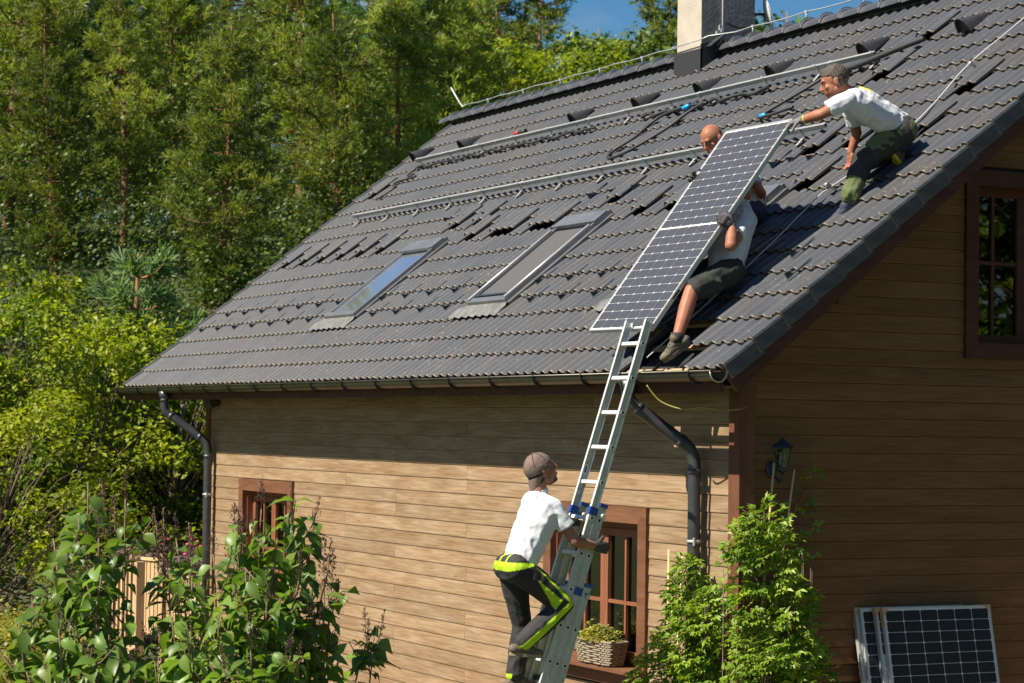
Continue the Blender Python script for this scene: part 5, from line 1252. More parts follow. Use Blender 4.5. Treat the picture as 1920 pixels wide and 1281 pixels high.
limb(b, [shL, elL], [0.052, 0.044]); limb(b, [elL, elL.lerp(wrL, 0.3), wrL], [0.043, 0.046, 0.032]); limb(b, [shR, elR], [0.050, 0.042]); limb(b, [elR, wrR], [0.042, 0.030])
b.cap(pel, hipL, 0.09, 0.08); b.cap(hipL, hipL.lerp(knL, 0.5), 0.07, 0.06)
hand(b, wrR, V(0.0, -0.1, -1), V(0, -1, 0), V(1, 0, 0), curl=45)
grow('body', b, ['skin_ruddy'], m2, 0.006, 4)
face_bits(m2, P, ax, 'hair_grey')
b = MB(); b.ell(P(-0.020, 0, 0.036), (0.103, 0.086, 0.097), ax, 18, 12)
def hair_d(c, n):
    f = (c - hd).dot(ax[0]); u = (c - hd).dot(ax[2])
    mg = max(u - 0.056 - f * 0.18, min(0.018 - f, u + 0.02 - max(0, f) * 2), min(-0.03 - f, u + 0.065)) + 0.006 * noise.noise(c * 90)
    t = max(0.0, min(1.0, (mg + 0.020) / 0.026)); return 0.004 * noise.noise(c * 70) + 0.003 * noise.noise(c * 160) - 0.022 * (1 - t * t * (3 - 2 * t))
grow('hair', b, 'hair_grey', m2, 0.005, 2, disp=hair_d)
shirt(m2, nk + V(0, 0.02, -0.02), pel, shR, shL, hipR, hipL, elR, elL, 0.72, 9.0, mats=['tshirt', 'tshirt_print'],
      assign=lambda c, n: 1 if n.z > 0.55 and (c - V(-0.80, 1.80, 2.30)).length < 0.085 and abs((c - V(-0.80, 1.80, 2.30)).dot((pel - nk).normalized())) < 0.05 and c.x > -0.88 else 0, amp=0.019)
def tm2(c, n):
    sd = (anL - knL); t = (c - knL).dot(sd) / sd.length_squared
    dl, tl = dist_seg(c, hipL, knL)
    if dist_seg(c, knL, anL)[0] < 0.11 and t > 0.50: return 1
    if t > 0.02 and dist_seg(c, knL, anL)[0] < 0.10: return 0
    if (c - V(-0.62, 2.14, 1.97)).length < 0.075 and n.x > 0.3: return 1
    if (c - V(-0.64, 2.17, 1.99)).length < 0.105 and c.y > 2.12 and n.x > 0: return 1
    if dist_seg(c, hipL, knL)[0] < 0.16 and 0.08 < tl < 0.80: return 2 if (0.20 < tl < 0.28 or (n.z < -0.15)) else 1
    return 0
b = MB(); limb(b, [hipL, hipL.lerp(knL, 0.5), knL], [0.122, 0.112, 0.090]); limb(b, [knL, knL.lerp(anL, 0.45), anL + V(0, 0.01, 0.02)], [0.086, 0.085, 0.078])
limb(b, [hipR, hipR.lerp(knR, 0.5), knR], [0.118, 0.105, 0.082]); limb(b, [knR, anR], [0.078, 0.065]); b.cap(hipR, hipL, 0.12, 0.12); b.cap(pel + V(0.03, -0.02, -0.03), pel + V(0, 0.02, -0.05), 0.125, 0.125)
for t in (0.28, 0.42, 0.55): b.ell(hipL.lerp(knL, t) + V(0.07, -0.01, 0.045 - 0.05 * t), (0.055, 0.06, 0.045), None)
grow('trousers', b, ['work_black', 'olive', 'olive_dark'], m2, 0.006, 4, disp=folds(0.013, 12, (1, -0.3, 0.2), 4.0, 0.001), assign=tm2)
boot(m2, anL + V(0, 0.0, -0.02), anL + V(-0.11, -0.19, -0.14), RN, 'navy', 'boot_sole'); boot(m2, anR + V(0.02, 0.0, 0.0), anR + V(-0.02, 0.13, -0.12), V(0.1, 0.5, 0.6), 'boot_brown', 'yellow_trim')
b = MB(); hand(b, wrL, V(-0.55, -0.72, -0.22), V(-0.2, 0.4, -1), V(0.7, -0.6, 0), curl=62, rad=1.12); b.cap(wrL - (wrL - elL).normalized() * 0.03, wrL, 0.036, 0.033); grow('glove', b, 'glove_grey', m2, 0.0035, 2)
b = MB(); dd = (wrL - elL).normalized(); b.tube([wrL - dd * 0.036, wrL - dd * 0.026], 0.038, 12); b.build('glove_cuff', 'yellow_trim', m2)

# ---- man sitting low on the roof right behind the panel, head hidden, one gloved hand on its edge
hd = V(-1.55, 1.075, 1.54); nk = V(-1.47, 1.040, 1.385); shL = V(-1.19, 0.935, 1.230); shR = V(-1.58, 0.985, 1.290)
elL = V(-0.890, 0.605, 0.980); wrL = PP(0.030, 1.06, -0.080); elR = V(-1.82, 0.85, 1.08); wrR = V(-1.90, 0.86, 1.26)
pel = V(-1.21, 0.745, 0.850); hipL = V(-1.09, 0.735, 0.790); hipR = V(-1.33, 0.745, 0.815)
knL = V(-0.965, 0.300, 0.615); anL = V(-0.875, 0.115, 0.225); knR = V(-1.42, 0.37, 0.66); anR = V(-1.45, 0.22, 0.33)
ax3 = Vector(PANEL.col[0][:3]); ay = Vector(PANEL.col[1][:3]); az = Vector(PANEL.col[2][:3])
m3 = person(V(-1.1, 0.6, 0.6), 'man in dark shorts and white T-shirt sitting low, head hidden by the panel')
b = MB(); F = V(-0.2, -0.85, 0.1); P, ax = head(b, hd, F, V(-0.2, -0.1, 1))
b.cap(hd + V(0.01, 0.02, -0.03), nk, 0.062, 0.072); b.cap(nk + V(0.08, 0.0, 0.05), nk, 0.055, 0.06); b.cap(nk + (pel - nk) * 0.15, pel, 0.07, 0.09); b.cap(shR, shL, 0.036, 0.036)
limb(b, [shL, elL], [0.056, 0.050]); limb(b, [elL, elL.lerp(wrL, 0.4), wrL], [0.048, 0.048, 0.033]); limb(b, [shR, elR, wrR], [0.052, 0.045, 0.03])
b.cap(pel, hipL, 0.09, 0.08); limb(b, [hipL, knL], [0.085, 0.062]); limb(b, [knL, knL.lerp(anL, 0.35), anL], [0.060, 0.062, 0.040]); limb(b, [hipR, knR], [0.085, 0.062]); limb(b, [knR, knR.lerp(anR, 0.35), anR], [0.060, 0.060, 0.040])
grow('body', b, ['skin_ruddy'], m3, 0.0065, 4)
face_bits(m3, P, ax)
shirt(m3, nk, pel, shR, shL, hipR, hipL, elR, elL, 0.66, 15.0, belly=0.02, amp=0.02)
b = MB(); limb(b, [hipL, hipL.lerp(knL, 0.9)], [0.118, 0.095]); limb(b, [hipR, hipR.lerp(knR, 0.9)], [0.118, 0.095]); b.cap(hipR, hipL, 0.116, 0.116)
for p_ in (hipL + V(0.09, -0.02, 0.0), hipL + V(0.09, -0.10, -0.03), hipL.lerp(knL, 0.5) + V(0.08, 0, -0.02)): b.ell(p_, (0.045, 0.06, 0.06))
grow('shorts', b, ['olive_dark', 'work_black'], m3, 0.0065, 4, disp=folds(0.013, 12, (1, 0.2, 0.3), 6.0), assign=lambda c, n: 1 if c.z > 0.87 or dist_seg(c, hipL, knL)[1] > 0.78 and n.x > 0 else 0)
boot(m3, anL + V(0, 0, 0.0), anL + V(-0.06, -0.16, -0.11), RN, 'boot_dusty', 'boot_dusty', 0.26); boot(m3, anR + V(0, 0, 0.03), anR + V(-0.04, -0.16, -0.08), RN, 'boot_dusty', 'boot_dusty', 0.26)
b = MB(); hand(b, wrL, az, -ax3, ay, curl=78, rad=1.2); b.cap(wrL - V(0, 0, 0.04), wrL, 0.037, 0.034); grow('glove', b, 'glove_dark', m3, 0.0035, 2)
b = MB(); hand(b, wrR, V(-0.2, -0.3, 0.6), V(0, -1, 0), V(-1, 0, 0), curl=60, rad=1.1); grow('glove', b, 'glove_dark', m3, 0.004, 2)
b = MB(); b.tube([anL + V(0, 0, 0.06), anL + V(0, 0, -0.02)], [0.046, 0.048], 12); b.build('sock', 'work_black', m3)

# ---- bald man crouching behind the panel's upper left
hd = V(-2.27, 1.275, 1.985); nk = V(-2.20, 1.34, 1.80); shR = V(-2.42, 1.335, 1.735); shL = V(-2.06, 1.47, 1.74)
elR = PP(-1.12, 1.50, -0.33); wrR = PP(-1.075, 1.60, -0.085); elL = V(-1.93, 1.55, 1.52); wrL = V(-1.80, 1.32, 1.66)
pel = V(-2.14, 1.56, 1.40); hipL = V(-2.03, 1.53, 1.37); hipR = V(-2.26, 1.56, 1.37); knL = V(-2.05, 1.20, 1.24); anL = V(-2.05, 1.38, 1.17); knR = V(-2.35, 1.20, 1.24); anR = V(-2.35, 1.38, 1.17)
m4 = person(V(-2.1, 1.5, 1.3), 'bald man in a white T-shirt crouching behind the upper left edge of the panel')
b = MB(); F = V(0.25, -0.80, -0.52); P, ax = head(b, hd, F, V(0, -0.4, 1))
b.cap(hd + V(0.01, 0.03, -0.04), nk, 0.060, 0.068); b.cap(nk + (pel - nk) * 0.15, pel, 0.07, 0.09); b.cap(shR, shL, 0.036, 0.036)
limb(b, [shR, elR, wrR], [0.052, 0.044, 0.03]); limb(b, [shL, elL, wrL], [0.052, 0.044, 0.03]); b.cap(pel, hipL, 0.09, 0.08)
grow('body', b, ['skin_ruddy'], m4, 0.0065, 4)
face_bits(m4, P, ax)
shirt(m4, nk, pel, shR, shL, hipR, hipL, elR, elL, 0.66, 21.0)
b = MB(); limb(b, [hipL, knL, anL], [0.11, 0.08, 0.065]); limb(b, [hipR, knR, anR], [0.11, 0.08, 0.065]); b.cap(hipR, hipL, 0.115, 0.115)
grow('trousers', b, 'navy', m4, 0.008, 4, disp=folds(0.010, 12, (1, 0, 0), 2.0))
boot(m4, anL, anL + V(0, -0.16, -0.11), RN, 'boot_brown'); boot(m4, anR, anR + V(0, -0.16, -0.11), RN, 'boot_brown')
b = MB(); hand(b, wrR, az, ax3, ay, curl=80, rad=1.12); grow('glove', b, 'glove_dark', m4, 0.0035, 2)
b = MB(); hand(b, wrL, V(0.2, -0.5, 0.5), V(0, -1, 0), V(1, 0, 0), curl=50, rad=1.1); grow('glove', b, 'glove_dark', m4, 0.004, 2)

# ------------------------------------------------------------------ terrain and sky-side setting
def sstep(a, b, x):
    t = max(0.0, min(1.0, (x - a) / (b - a))); return t * t * (3 - 2 * t)
def terrain(x, y):
    u = max(0.0, -x - 15.5); k = 1 - 0.78 * sstep(8, 26, y)
    z = GROUND + 0.55 * u * k + 0.15 * math.sin(x * 0.35) * sstep(0, 8, u) + 0.2 * math.sin(y * 0.28 + x * 0.1) * sstep(0, 8, u)
    return z if z < 1.5 else 1.5 + 2.5 * (1 - math.exp(-(z - 1.5) / 2.5)) + 0.01 * u
mat('grass_ground', (0.045, 0.075, 0.018), 0.95, c2=(0.085, 0.085, 0.035), scale=1.2, bump=0.6, bscale=9, detail=8, coord='Object')
xs = [-900, -400, -200, -120] + [-90 + 1.5 * i for i in range(64)] + [8, 14, 25, 50, 120, 400, 900]
ys = [-900, -300, -120, -60, -30] + [-20 + 2 * i for i in range(46)] + [90, 140, 300, 900]
b = MB(); vs = [(x, y, terrain(x, y)) for y in ys for x in xs]; n = len(xs)
b.add(vs, [(j * n + i, j * n + i + 1, (j + 1) * n + i + 1, (j + 1) * n + i) for j in range(len(ys) - 1) for i in range(n - 1)], True)
gr = b.build('ground', 'grass_ground'); gr['kind'] = 'structure'
b = MB(); b.box((-16.5, -1.1, GROUND - 0.2), (2.4, 9.5, GROUND + 0.03)); mat('bounce_paving', (0.21, 0.155, 0.095), 0.9, c2=(0.27, 0.20, 0.125), scale=6, bump=0.4)  # unseen paving, warm tan chosen to bounce light onto the shaded wall
pv = b.build('pavement', 'bounce_paving'); pv['kind'] = 'structure'

def at(px, py, d):      # world point seen at pixel (1920 wide) and depth d
    return CAM + c_r * ((px - 960) / 4342.43 * d) + c_u * (-(py - 640.5) / 4342.43 * d) + c_f * d

# ------------------------------------------------------------------ trees
leaf_mat('pine_needles', (0.085, 0.135, 0.024), (0.33, 0.39, 0.075), trans=0.45, scale=0.7, rand=0.38)
leaf_mat('pine_needles_blue', (0.060, 0.130, 0.045), (0.20, 0.33, 0.10), trans=0.43, scale=0.7, rand=0.35)
leaf_mat('pine_needles_young', (0.12, 0.22, 0.08), (0.24, 0.36, 0.15), trans=0.42, scale=1.3, rand=0.1)
leaf_mat('yellow_leaves', (0.095, 0.160, 0.010), (0.36, 0.42, 0.025), trans=0.5, scale=1.2, rand=0.15)
leaf_mat('green_leaves', (0.028, 0.068, 0.012), (0.13, 0.19, 0.028), trans=0.35, scale=1.2, rand=0.2)
leaf_mat('lilac_leaf', (0.095, 0.180, 0.028), (0.20, 0.32, 0.055), trans=0.45, rough=0.42, scale=2.0, spec=0.5, rand=0.35)
leaf_mat('lilac_leaf_pale', (0.12, 0.20, 0.03), (0.20, 0.26, 0.04), trans=0.4, rough=0.4, scale=2.0, rand=0.2)
leaf_mat('vine_leaf', (0.13, 0.24, 0.018), (0.32, 0.44, 0.04), trans=0.38, rough=0.45, scale=4.0, rand=0.1)
leaf_mat('ground_cover', (0.12, 0.13, 0.02), (0.32, 0.30, 0.03), trans=0.3, scale=5.0, rand=0.1)
mat('pine_bark', (0.17, 0.085, 0.045), 0.95, c2=(0.28, 0.14, 0.07), scale=6, bump=0.8, bscale=18, stretch=(1, 1, 0.3), detail=6)
mat('grey_bark', (0.10, 0.075, 0.055), 0.95, c2=(0.16, 0.125, 0.09), scale=7, bump=0.7, bscale=20)
mat('stem', (0.14, 0.09, 0.055), 0.9, c2=(0.22, 0.16, 0.11), scale=25)
mat('seed_head', (0.060, 0.032, 0.022), 0.9, c2=(0.10, 0.055, 0.035), scale=50)
mat('bamboo', (0.55, 0.38, 0.14), 0.5, c2=(0.62, 0.46, 0.2), scale=12)
mat('twig_dead', (0.30, 0.24, 0.18), 0.9)

def pine_mesh(seed, H=12.0, R_=2.5, crown0=0.30, nt=9):
    r = random.Random(seed); b = MB(); w = MB()
    z = H * crown0
    while z < H - 0.3:
        f = (z - H * crown0) / (H * (1 - crown0)); rad = R_ * (0.55 + 0.6 * f if f < 0.25 else 0.95 * (1 - f) ** 0.62 + 0.10) * r.uniform(0.7, 1.15)
        nb = r.randint(4, 6); a0 = r.uniform(0, 6.28)
        for k in range(nb):
            if r.random() < 0.14: continue
            a = a0 + 6.283 * k / nb + r.uniform(-0.35, 0.35); L = rad * r.uniform(0.6, 1.12); rise = r.uniform(-0.05, 0.30) + 0.35 * f
            d = Vector((math.cos(a), math.sin(a), 0)); p0 = Vector((0, 0, z))
            pts = [p0 + d * (L * t) + Vector((0, 0, rise * L * t * t - 0.10 * L * math.sin(t * 3.1) * (1 - f))) for t in (0, .35, .7, 1)]
            w.tube(pts, [0.035 * (1 - f * .6), 0.025, 0.016, 0.008], 4, caps=False)
            m = max(3, int(L * 6.5))
            for i in range(m):
                t = 0.28 + 0.72 * (i + r.random()) / m; c = p0.lerp(pts[-1], t); c.z = pts[0].z + rise * L * t * t
                sw = (1 - abs(t - 0.6)) * L * 0.36
                for q in range(3):
                    c2 = c + Vector((-d.y, d.x, 0)) * r.uniform(-sw, sw) + Vector((0, 0, r.uniform(-0.08, 0.18)))
                    ax = (d * r.uniform(0.3, 1) + Vector((-d.y, d.x, 0)) * r.uniform(-.8, .8) + Vector((0, 0, r.uniform(0.15, 1.0)))).normalized()
                    for s in range(nt + 4):
                        v = (ax + Vector((r.gauss(0, .55), r.gauss(0, .55), r.gauss(0, .55)))).normalized(); l = r.uniform(0.14, 0.29); sd = v.orthogonal().normalized()
                        sd = (Matrix.Rotation(r.uniform(0, 6.28), 3, v) @ sd) * r.uniform(0.008, 0.015)
                        b.add([c2 - sd * .6, c2 + sd * .6, c2 + v * l + sd, c2 + v * l - sd], [(0, 1, 2, 3)])
        z += r.uniform(0.30, 0.50)
    tr = MB(); lean_ = (r.uniform(-.3, .3), r.uniform(-.3, .3))
    tr.tube([(lean_[0] * math.sin(t * 0.9) * 0.5, lean_[1] * math.sin(t * 0.7 + 1) * 0.5, H * t / 6 - (1.5 if t == 0 else 0)) for t in range(7)], [0.16, 0.14, 0.115, 0.09, 0.065, 0.04, 0.015], 8)
    for _ in range(12):
        a = r.uniform(0, 6.28); z = r.uniform(H * 0.08, H * crown0 * 1.15); L = r.uniform(0.4, 1.6); tr.tube([(0, 0, z), (math.cos(a) * L, math.sin(a) * L, z + r.uniform(-0.2, 0.25))], [0.022, 0.006], 4)
    tv = len(tr.v); tr.add(w.v, w.f, True)
    return tr.mesh('trunk', 'pine_bark'), b
def broad_mesh(seed, H, R_, n_cl=62, n_lf=110, ls=0.10, z0=0.12):
    r = random.Random(seed); b = MB(); tr = MB()
    tr.tube([(0, 0, -1), (r.uniform(-.1, .1), 0, H * .4), (r.uniform(-.2, .2), r.uniform(-.2, .2), H * .75)], [0.10, 0.07, 0.03], 7)
    for k in range(n_cl):
        a = r.uniform(0, 6.28); zz = H * (z0 + (0.97 - z0) * r.random() ** 0.85); f = zz / H; rr_ = R_ * math.sqrt(max(0.05, 1 - ((f - 0.45) / 0.62) ** 2)) * r.uniform(0.45, 1.0)
        c = Vector((math.cos(a) * rr_, math.sin(a) * rr_, zz)); cr_ = r.uniform(0.28, 0.55) * R_ * 0.42
        tr.tube([(0, 0, zz * 0.55), c * 0.6 + Vector((0, 0, zz * .3)), c], [0.016, 0.010, 0.004], 4, caps=False)
        for i in range(n_lf):
            v = Vector((r.gauss(0, 1), r.gauss(0, 1), r.gauss(0, 1))).normalized(); p = c + Vector((v.x, v.y, v.z * 0.75)) * cr_ * (r.random() ** 0.4)
            nrm = (v * 0.5 + Vector((r.gauss(0, .5), r.gauss(0, .5), 0.7 + r.gauss(0, .4)))).normalized(); t = nrm.orthogonal().normalized(); t = Matrix.Rotation(r.uniform(0, 6.28), 3, nrm) @ t; s = nrm.cross(t); l = ls * r.uniform(0.6, 1.25)
            b.add([p - t * l * .5, p + s * l * .34 + nrm * l * .1, p + t * l * .5, p - s * l * .34 + nrm * l * .1], [(0, 1, 2, 3)])
    return tr.mesh('trunk', 'grey_bark'), b
pines = []
for i, (H, R_, c0) in enumerate(((9.5, 2.6, .16), (10.5, 2.3, .24), (8.6, 2.8, .08), (11.0, 2.3, .30))):
    t_, b_ = pine_mesh(20 + i, H, R_, c0); pines.append((t_, b_.mesh('crown', 'pine_needles'), b_.mesh('crown', 'pine_needles_blue')))
broads = []
for i, (H, R_) in enumerate(((5.2, 2.3), (4.2, 2.0), (6.5, 2.2))):
    t_, b_ = broad_mesh(50 + i, H, R_); broads.append((t_, b_.mesh('crown', 'yellow_leaves'), b_.mesh('crown', 'green_leaves')))
def tree(name, label, cat, group, loc, tm, cm, s, rz, tilt=0.0, tilta=0.0):
    e = empty(name, loc, label, cat, group)
    e.rotation_euler = (tilt * math.cos(tilta), tilt * math.sin(tilta), rz); e.scale = (s, s, s * 1.0)
    for nm, me in (('trunk', tm), ('crown', cm)):
        o = bpy.data.objects.new(nm, me); col.objects.link(o); o.parent = e
    return e
tr_ = random.Random(11)
# (pixel column, depth, variant, scale, colour, label)
PINES = [(15, 44, 0, 1.0, 0), (95, 40, 1, 0.95, 0), (225, 43, 3, 0.95, 0), (420, 40, 1, 0.98, 0), (560, 46, 3, 0.92, 0), (640, 44, 2, 0.80, 0), (745, 48, 0, 0.75, 0), (320, 48, 0, 1.0, 0),
         (-60, 50, 2, 1.1, 0), (130, 52, 2, 1.05, 1), (470, 53, 0, 1.0, 0), (700, 54, 3, 0.95, 1), (850, 55, 2, 1.05, 0), (40, 58, 3, 1.1, 0), (260, 60, 0, 1.1, 0), (600, 61, 1, 1.05, 0), (385, 62, 2, 1.1, 1), (780, 63, 0, 1.2, 0),
         (925, 62, 1, 1.12, 0), (160, 68, 1, 1.1, 0), (500, 70, 0, 1.1, 0), (690, 72, 2, 1.1, 0), (870, 72, 0, 1.35, 0), (1005, 70, 3, 1.0, 0), (1090, 76, 2, 0.78, 1), (60, 74, 0, 1.1, 0), (330, 76, 3, 1.2, 0), (960, 76, 1, 1.3, 0), (790, 84, 3, 1.2, 0), (1240, 62, 3, 0.86, 0), (1475, 64, 2, 0.80, 1), (1170, 80, 0, 0.62, 0)]
low = at(270, 560, 36)
desc = ['loose olive crown', 'tall narrow crown', 'broad low bushy crown', 'thin high crown']
where = lambda px: 'at the far left' if px < 60 else 'in the left third of the forest' if px < 330 else 'left of the roof' if px < 560 else 'just above the lower end of the roof' if px < 720 else 'above the middle of the sloping roof edge' if px < 900 else 'left of the chimney' if px < 1250 else 'right of the chimney'
for i, (px, d, v, s, c) in enumerate(PINES):
    SF = 0.80 if d < 47 else 0.84
    p = at(px, 640, d); p.z = terrain(p.x, p.y) - 0.2; s *= SF if px < 1000 else 1; SF = 1
    Hh = (9.5, 10.5, 8.6, 11.0)[v]
    if p.x > -62 and abs(p.y - (1.4 + 0.15 * (-9.4 - p.x))) < 2.6 * s: s = max(0.55, min(s, (0.9 + 0.39 * (-9.4 - p.x) - p.z) / Hh))
    if px == 1240: p.z = at(px, -40, d).z - 11.0 * s
    if px == 1475: p.z = at(px, 18, d).z - 8.6 * s
    if px == 1170: p.z = at(px, 70, d).z - 9.5 * s
    if px == 1090: p.z = at(px, 50, d).z - 8.6 * s
    if px == 1005: p.z = at(px, -50, d).z - 11.0 * s
    tz = terrain(p.x, p.y)
    if px >= 1000: top = p.z + Hh * s; s = (top - tz + 0.2) / Hh; p.z = tz - 0.2
    near = 'front row' if d < 47 else 'second row' if d < 57 else 'higher row' if d < 66 else 'topmost row'
    tree('pine_tree', 'pine, %s, %s %s' % (desc[v], near, where(px)), 'pine tree', 'pines of the hillside forest', p, pines[v][0], pines[v][1 + c], s * (SF if px < 1000 else 1), tr_.uniform(0, 6.28), R(tr_.uniform(0, 3)), tr_.uniform(0, 6))
# the small pale pine sapling at the forest edge
p = at(262, 640, 35); p.z = at(262, 690, 35).z; t_, b_ = pine_mesh(77, 5.0, 1.35, 0.30, 11)
p.z = at(262, 488, 35).z - 4.9; tree('pine_tree', 'small pale bluish-green young pine standing alone above the yellow bushes', 'pine tree', 'pines of the hillside forest', p, t_, b_.mesh('crown', 'pine_needles_young'), 1.0, 0.4)
# bushes below
BR = [(-30, 33, 0, 1.0, 0, 560), (70, 34, 2, 0.9, 0, 565), (165, 33, 0, 0.95, 0, 600), (260, 35, 2, 0.85, 0, 610), (330, 34, 1, 1.0, 0, 640), (110, 35.5, 1, 1.15, 0, 690), (0, 30, 1, 0.85, 0, 740), (400, 36, 0, 0.9, 0, 650), (230, 36, 1, 1.0, 0, 705), (350, 36, 0, 0.95, 1, 760),
      (-20, 38, 2, 1.1, 0, 500), (450, 42, 0, 0.9, 1, 600), (290, 37, 1, 1.1, 1, 830), (60, 36, 1, 1.1, 1, 850), (160, 37, 0, 1.0, 1, 840), (560, 50, 1, 1.0, 1, 520), (700, 58, 2, 1.0, 1, 420), (1120, 66, 2, 1.1, 0, 75), (1200, 60, 0, 1.1, 1, 75), (1050, 60, 1, 1.3, 0, 80), (970, 58, 0, 1.1, 0, 90), (1330, 62, 2, 0.9, 1, 40), (1500, 60, 1, 0.8, 1, 50)]
HB = (5.2, 4.2, 6.5)
BLAB = ['sunlit yellow-green bush cut off by the left edge, level with the eave of the roof', 'tall yellow-green bush under the leftmost pines', 'rounded yellow-green bush left of the young pine', 'slim yellow-green bush under the small young pine', 'yellow-green bush touching the lower left corner of the roof', 'yellow-green bush one step below the young pine', 'yellow-green bush low at the left edge above the lilac', 'yellow-green bush peeping over the lowest tiles of the roof', 'rounded yellow-green bush left of the far end of the gutter', 'dark green bush directly behind the far downpipe', 'tall yellow-green bush highest at the left edge', 'dark green bush in the shade behind the far corner post', 'yellow-green bush just above the garden shed roof', 'dark green bush low behind the tall lilac shoot', 'dark green bush left of the garden shed', 'dark bush among the trunks above the lower roof edge', 'dark bush under the pines by the middle of the roof edge', 'yellow-green treetop against the sky left of the chimney', 'dark leafy treetop touching the left side of the chimney', 'pale green treetop above the middle of the ridge wire', 'pale green treetop above the left end of the ridge', 'dark leafy treetop hidden mostly behind the chimney', 'dark leafy treetop just right of the chimney']
for i, (px, d, v, s, c, ytop) in enumerate(BR):
    p = at(px, 640, d); p.z = at(px, ytop, d).z - HB[v] * s * 0.97
    tz = terrain(p.x, p.y)
    if p.z > tz + 0.1: s = s * 0.35 + 0.65 * (p.z + HB[v] * s * 0.97 - tz) / (HB[v] * 0.97); s = (p.z * 0 + at(px, ytop, d).z - tz) / (HB[v] * 0.97); p.z = tz
    tree('leafy_bush', BLAB[i], 'bush', 'leafy bushes at the forest edge', p, broads[v][0], broads[v][1 + c], s, tr_.uniform(0, 6.28))
# trees standing beyond the garden on the other side (seen in the window panes)
for i, (x, y, v, s) in enumerate(((26, 16, 0, 1.5), (32, 22, 1, 1.7), (22, 24, 2, 1.4), (30, 30, 0, 1.6), (38, 14, 2, 1.5), (-34, -22, 0, 1.5), (-28, -26, 1, 1.6), (-40, -14, 2, 1.5), (-22, -28, 2, 1.3), (34, 6, 1, 1.5), (27, 10, 1, 1.4), (40, 28, 0, 1.8))):
    tree('leafy_bush', 'leafy garden tree standing on the lawn away from the house', 'tree', 'garden trees across the lawn', Vector((x, y, terrain(x, y) - 0.3)), broads[v][0], broads[v][2 if i % 2 else 1], s * (1.4 if x < 0 else 2.3), i * 1.3)
# the forest goes on beyond the left edge of the view
k_ = 0
for px, d in ((-350, 41), (-420, 50), (-500, 43), (-600, 48), (-700, 42), (-820, 50), (-950, 44), (-380, 60), (-560, 58), (-760, 62), (-1000, 56), (-1150, 48), (-480, 70), (-900, 68)):
    p = at(px, 640, d); p.z = terrain(p.x, p.y) - 0.2; v = k_ % 4
    tree('pine_tree', 'pine of the forest edge outside the left side of the picture', 'pine tree', 'pines beyond the left edge of the view', p, pines[v][0], pines[v][1 + (k_ % 5 == 0)], 0.72, k_ * 1.7); k_ += 1
for px, d in ((-300, 35), (-400, 33), (-500, 35), (-620, 33), (-740, 35), (-880, 34)):
    p = at(px, 640, d); p.z = terrain(p.x, p.y) - 0.4; v = k_ % 3
    tree('leafy_bush', 'leafy bush of the forest edge outside the left side of the picture', 'bush', 'bushes beyond the left edge of the view', p, broads[v][0], broads[v][1 + (k_ % 3 == 0)], 1.0, k_ * 1.3); k_ += 1
# undergrowth of the wooded slope: uncounted foliage
b = MB(); r = random.Random(5)
for k in range(6600):
    d = r.uniform(36, 92) if k < 5000 else r.uniform(37, 52); px = r.uniform(-700, 1560) if k < 5000 else r.uniform(-100, 720); p = at(px, 640, d); p.z = terrain(p.x, p.y) + r.uniform(0.1, 2.0 if r.random() < 0.7 else 4)
    if px > 1000 and p.z > at(px, 110, d).z: p.z = at(px, 110, d).z - r.uniform(0, 2)
    cr_ = r.uniform(0.3, 0.8)
    for i in range(34):
        v = Vector((r.gauss(0, 1), r.gauss(0, 1), r.gauss(0, .8))).normalized(); q = p + v * cr_ * r.random() ** .4
        nrm = (v + Vector((r.gauss(0, .5), r.gauss(0, .5), .5))).normalized(); t = nrm.orthogonal().normalized(); s = nrm.cross(t); l = r.uniform(0.04, 0.10)
        b.add([q - t * l * .5, q + s * l * .3, q + t * l * .5, q - s * l * .3], [(0, 1, 2, 3)])
tag(b.build('undergrowth', 'green_leaves'), 'green undergrowth covering the wooded slope between the pine trunks', 'undergrowth', kind='stuff')

# ------------------------------------------------------------------ lilac shrubs in the foreground
def leaf_mesh(seed, m, L=0.120, W=0.086):
    r = random.Random(seed); K = 5; prof = (0.10, 0.80, 1.0, 0.72, 0.33, 0.0); vs = []
    fold = r.uniform(0.25, 0.5); bend = r.uniform(0.3, 0.9); L *= r.uniform(0.9, 1.1)
    for i, w in enumerate(prof):
        t = i / K; y = L * t; z = -bend * L * t * t * 0.6; hw = W / 2 * w; wob = r.uniform(-0.004, 0.004)
        vs += [(-hw, y - (0.012 if i == 0 else 0) , z + hw * fold + wob), (0, y, z), (hw, y - (0.012 if i == 0 else 0), z + hw * fold - wob)]
    fs = []
    for i in range(K): fs += [(i * 3, i * 3 + 1, i * 3 + 4, i * 3 + 3), (i * 3 + 1, i * 3 + 2, i * 3 + 5, i * 3 + 4)]
    me = bpy.data.meshes.new('leaf'); me.from_pydata(vs, [], fs); me.materials.append(MATS[m]); me.polygons.foreach_set('use_smooth', [True] * len(fs)); me.update(); return me
LEAVES = [leaf_mesh(i, 'lilac_leaf' if i < 7 else 'lilac_leaf_pale') for i in range(9)]
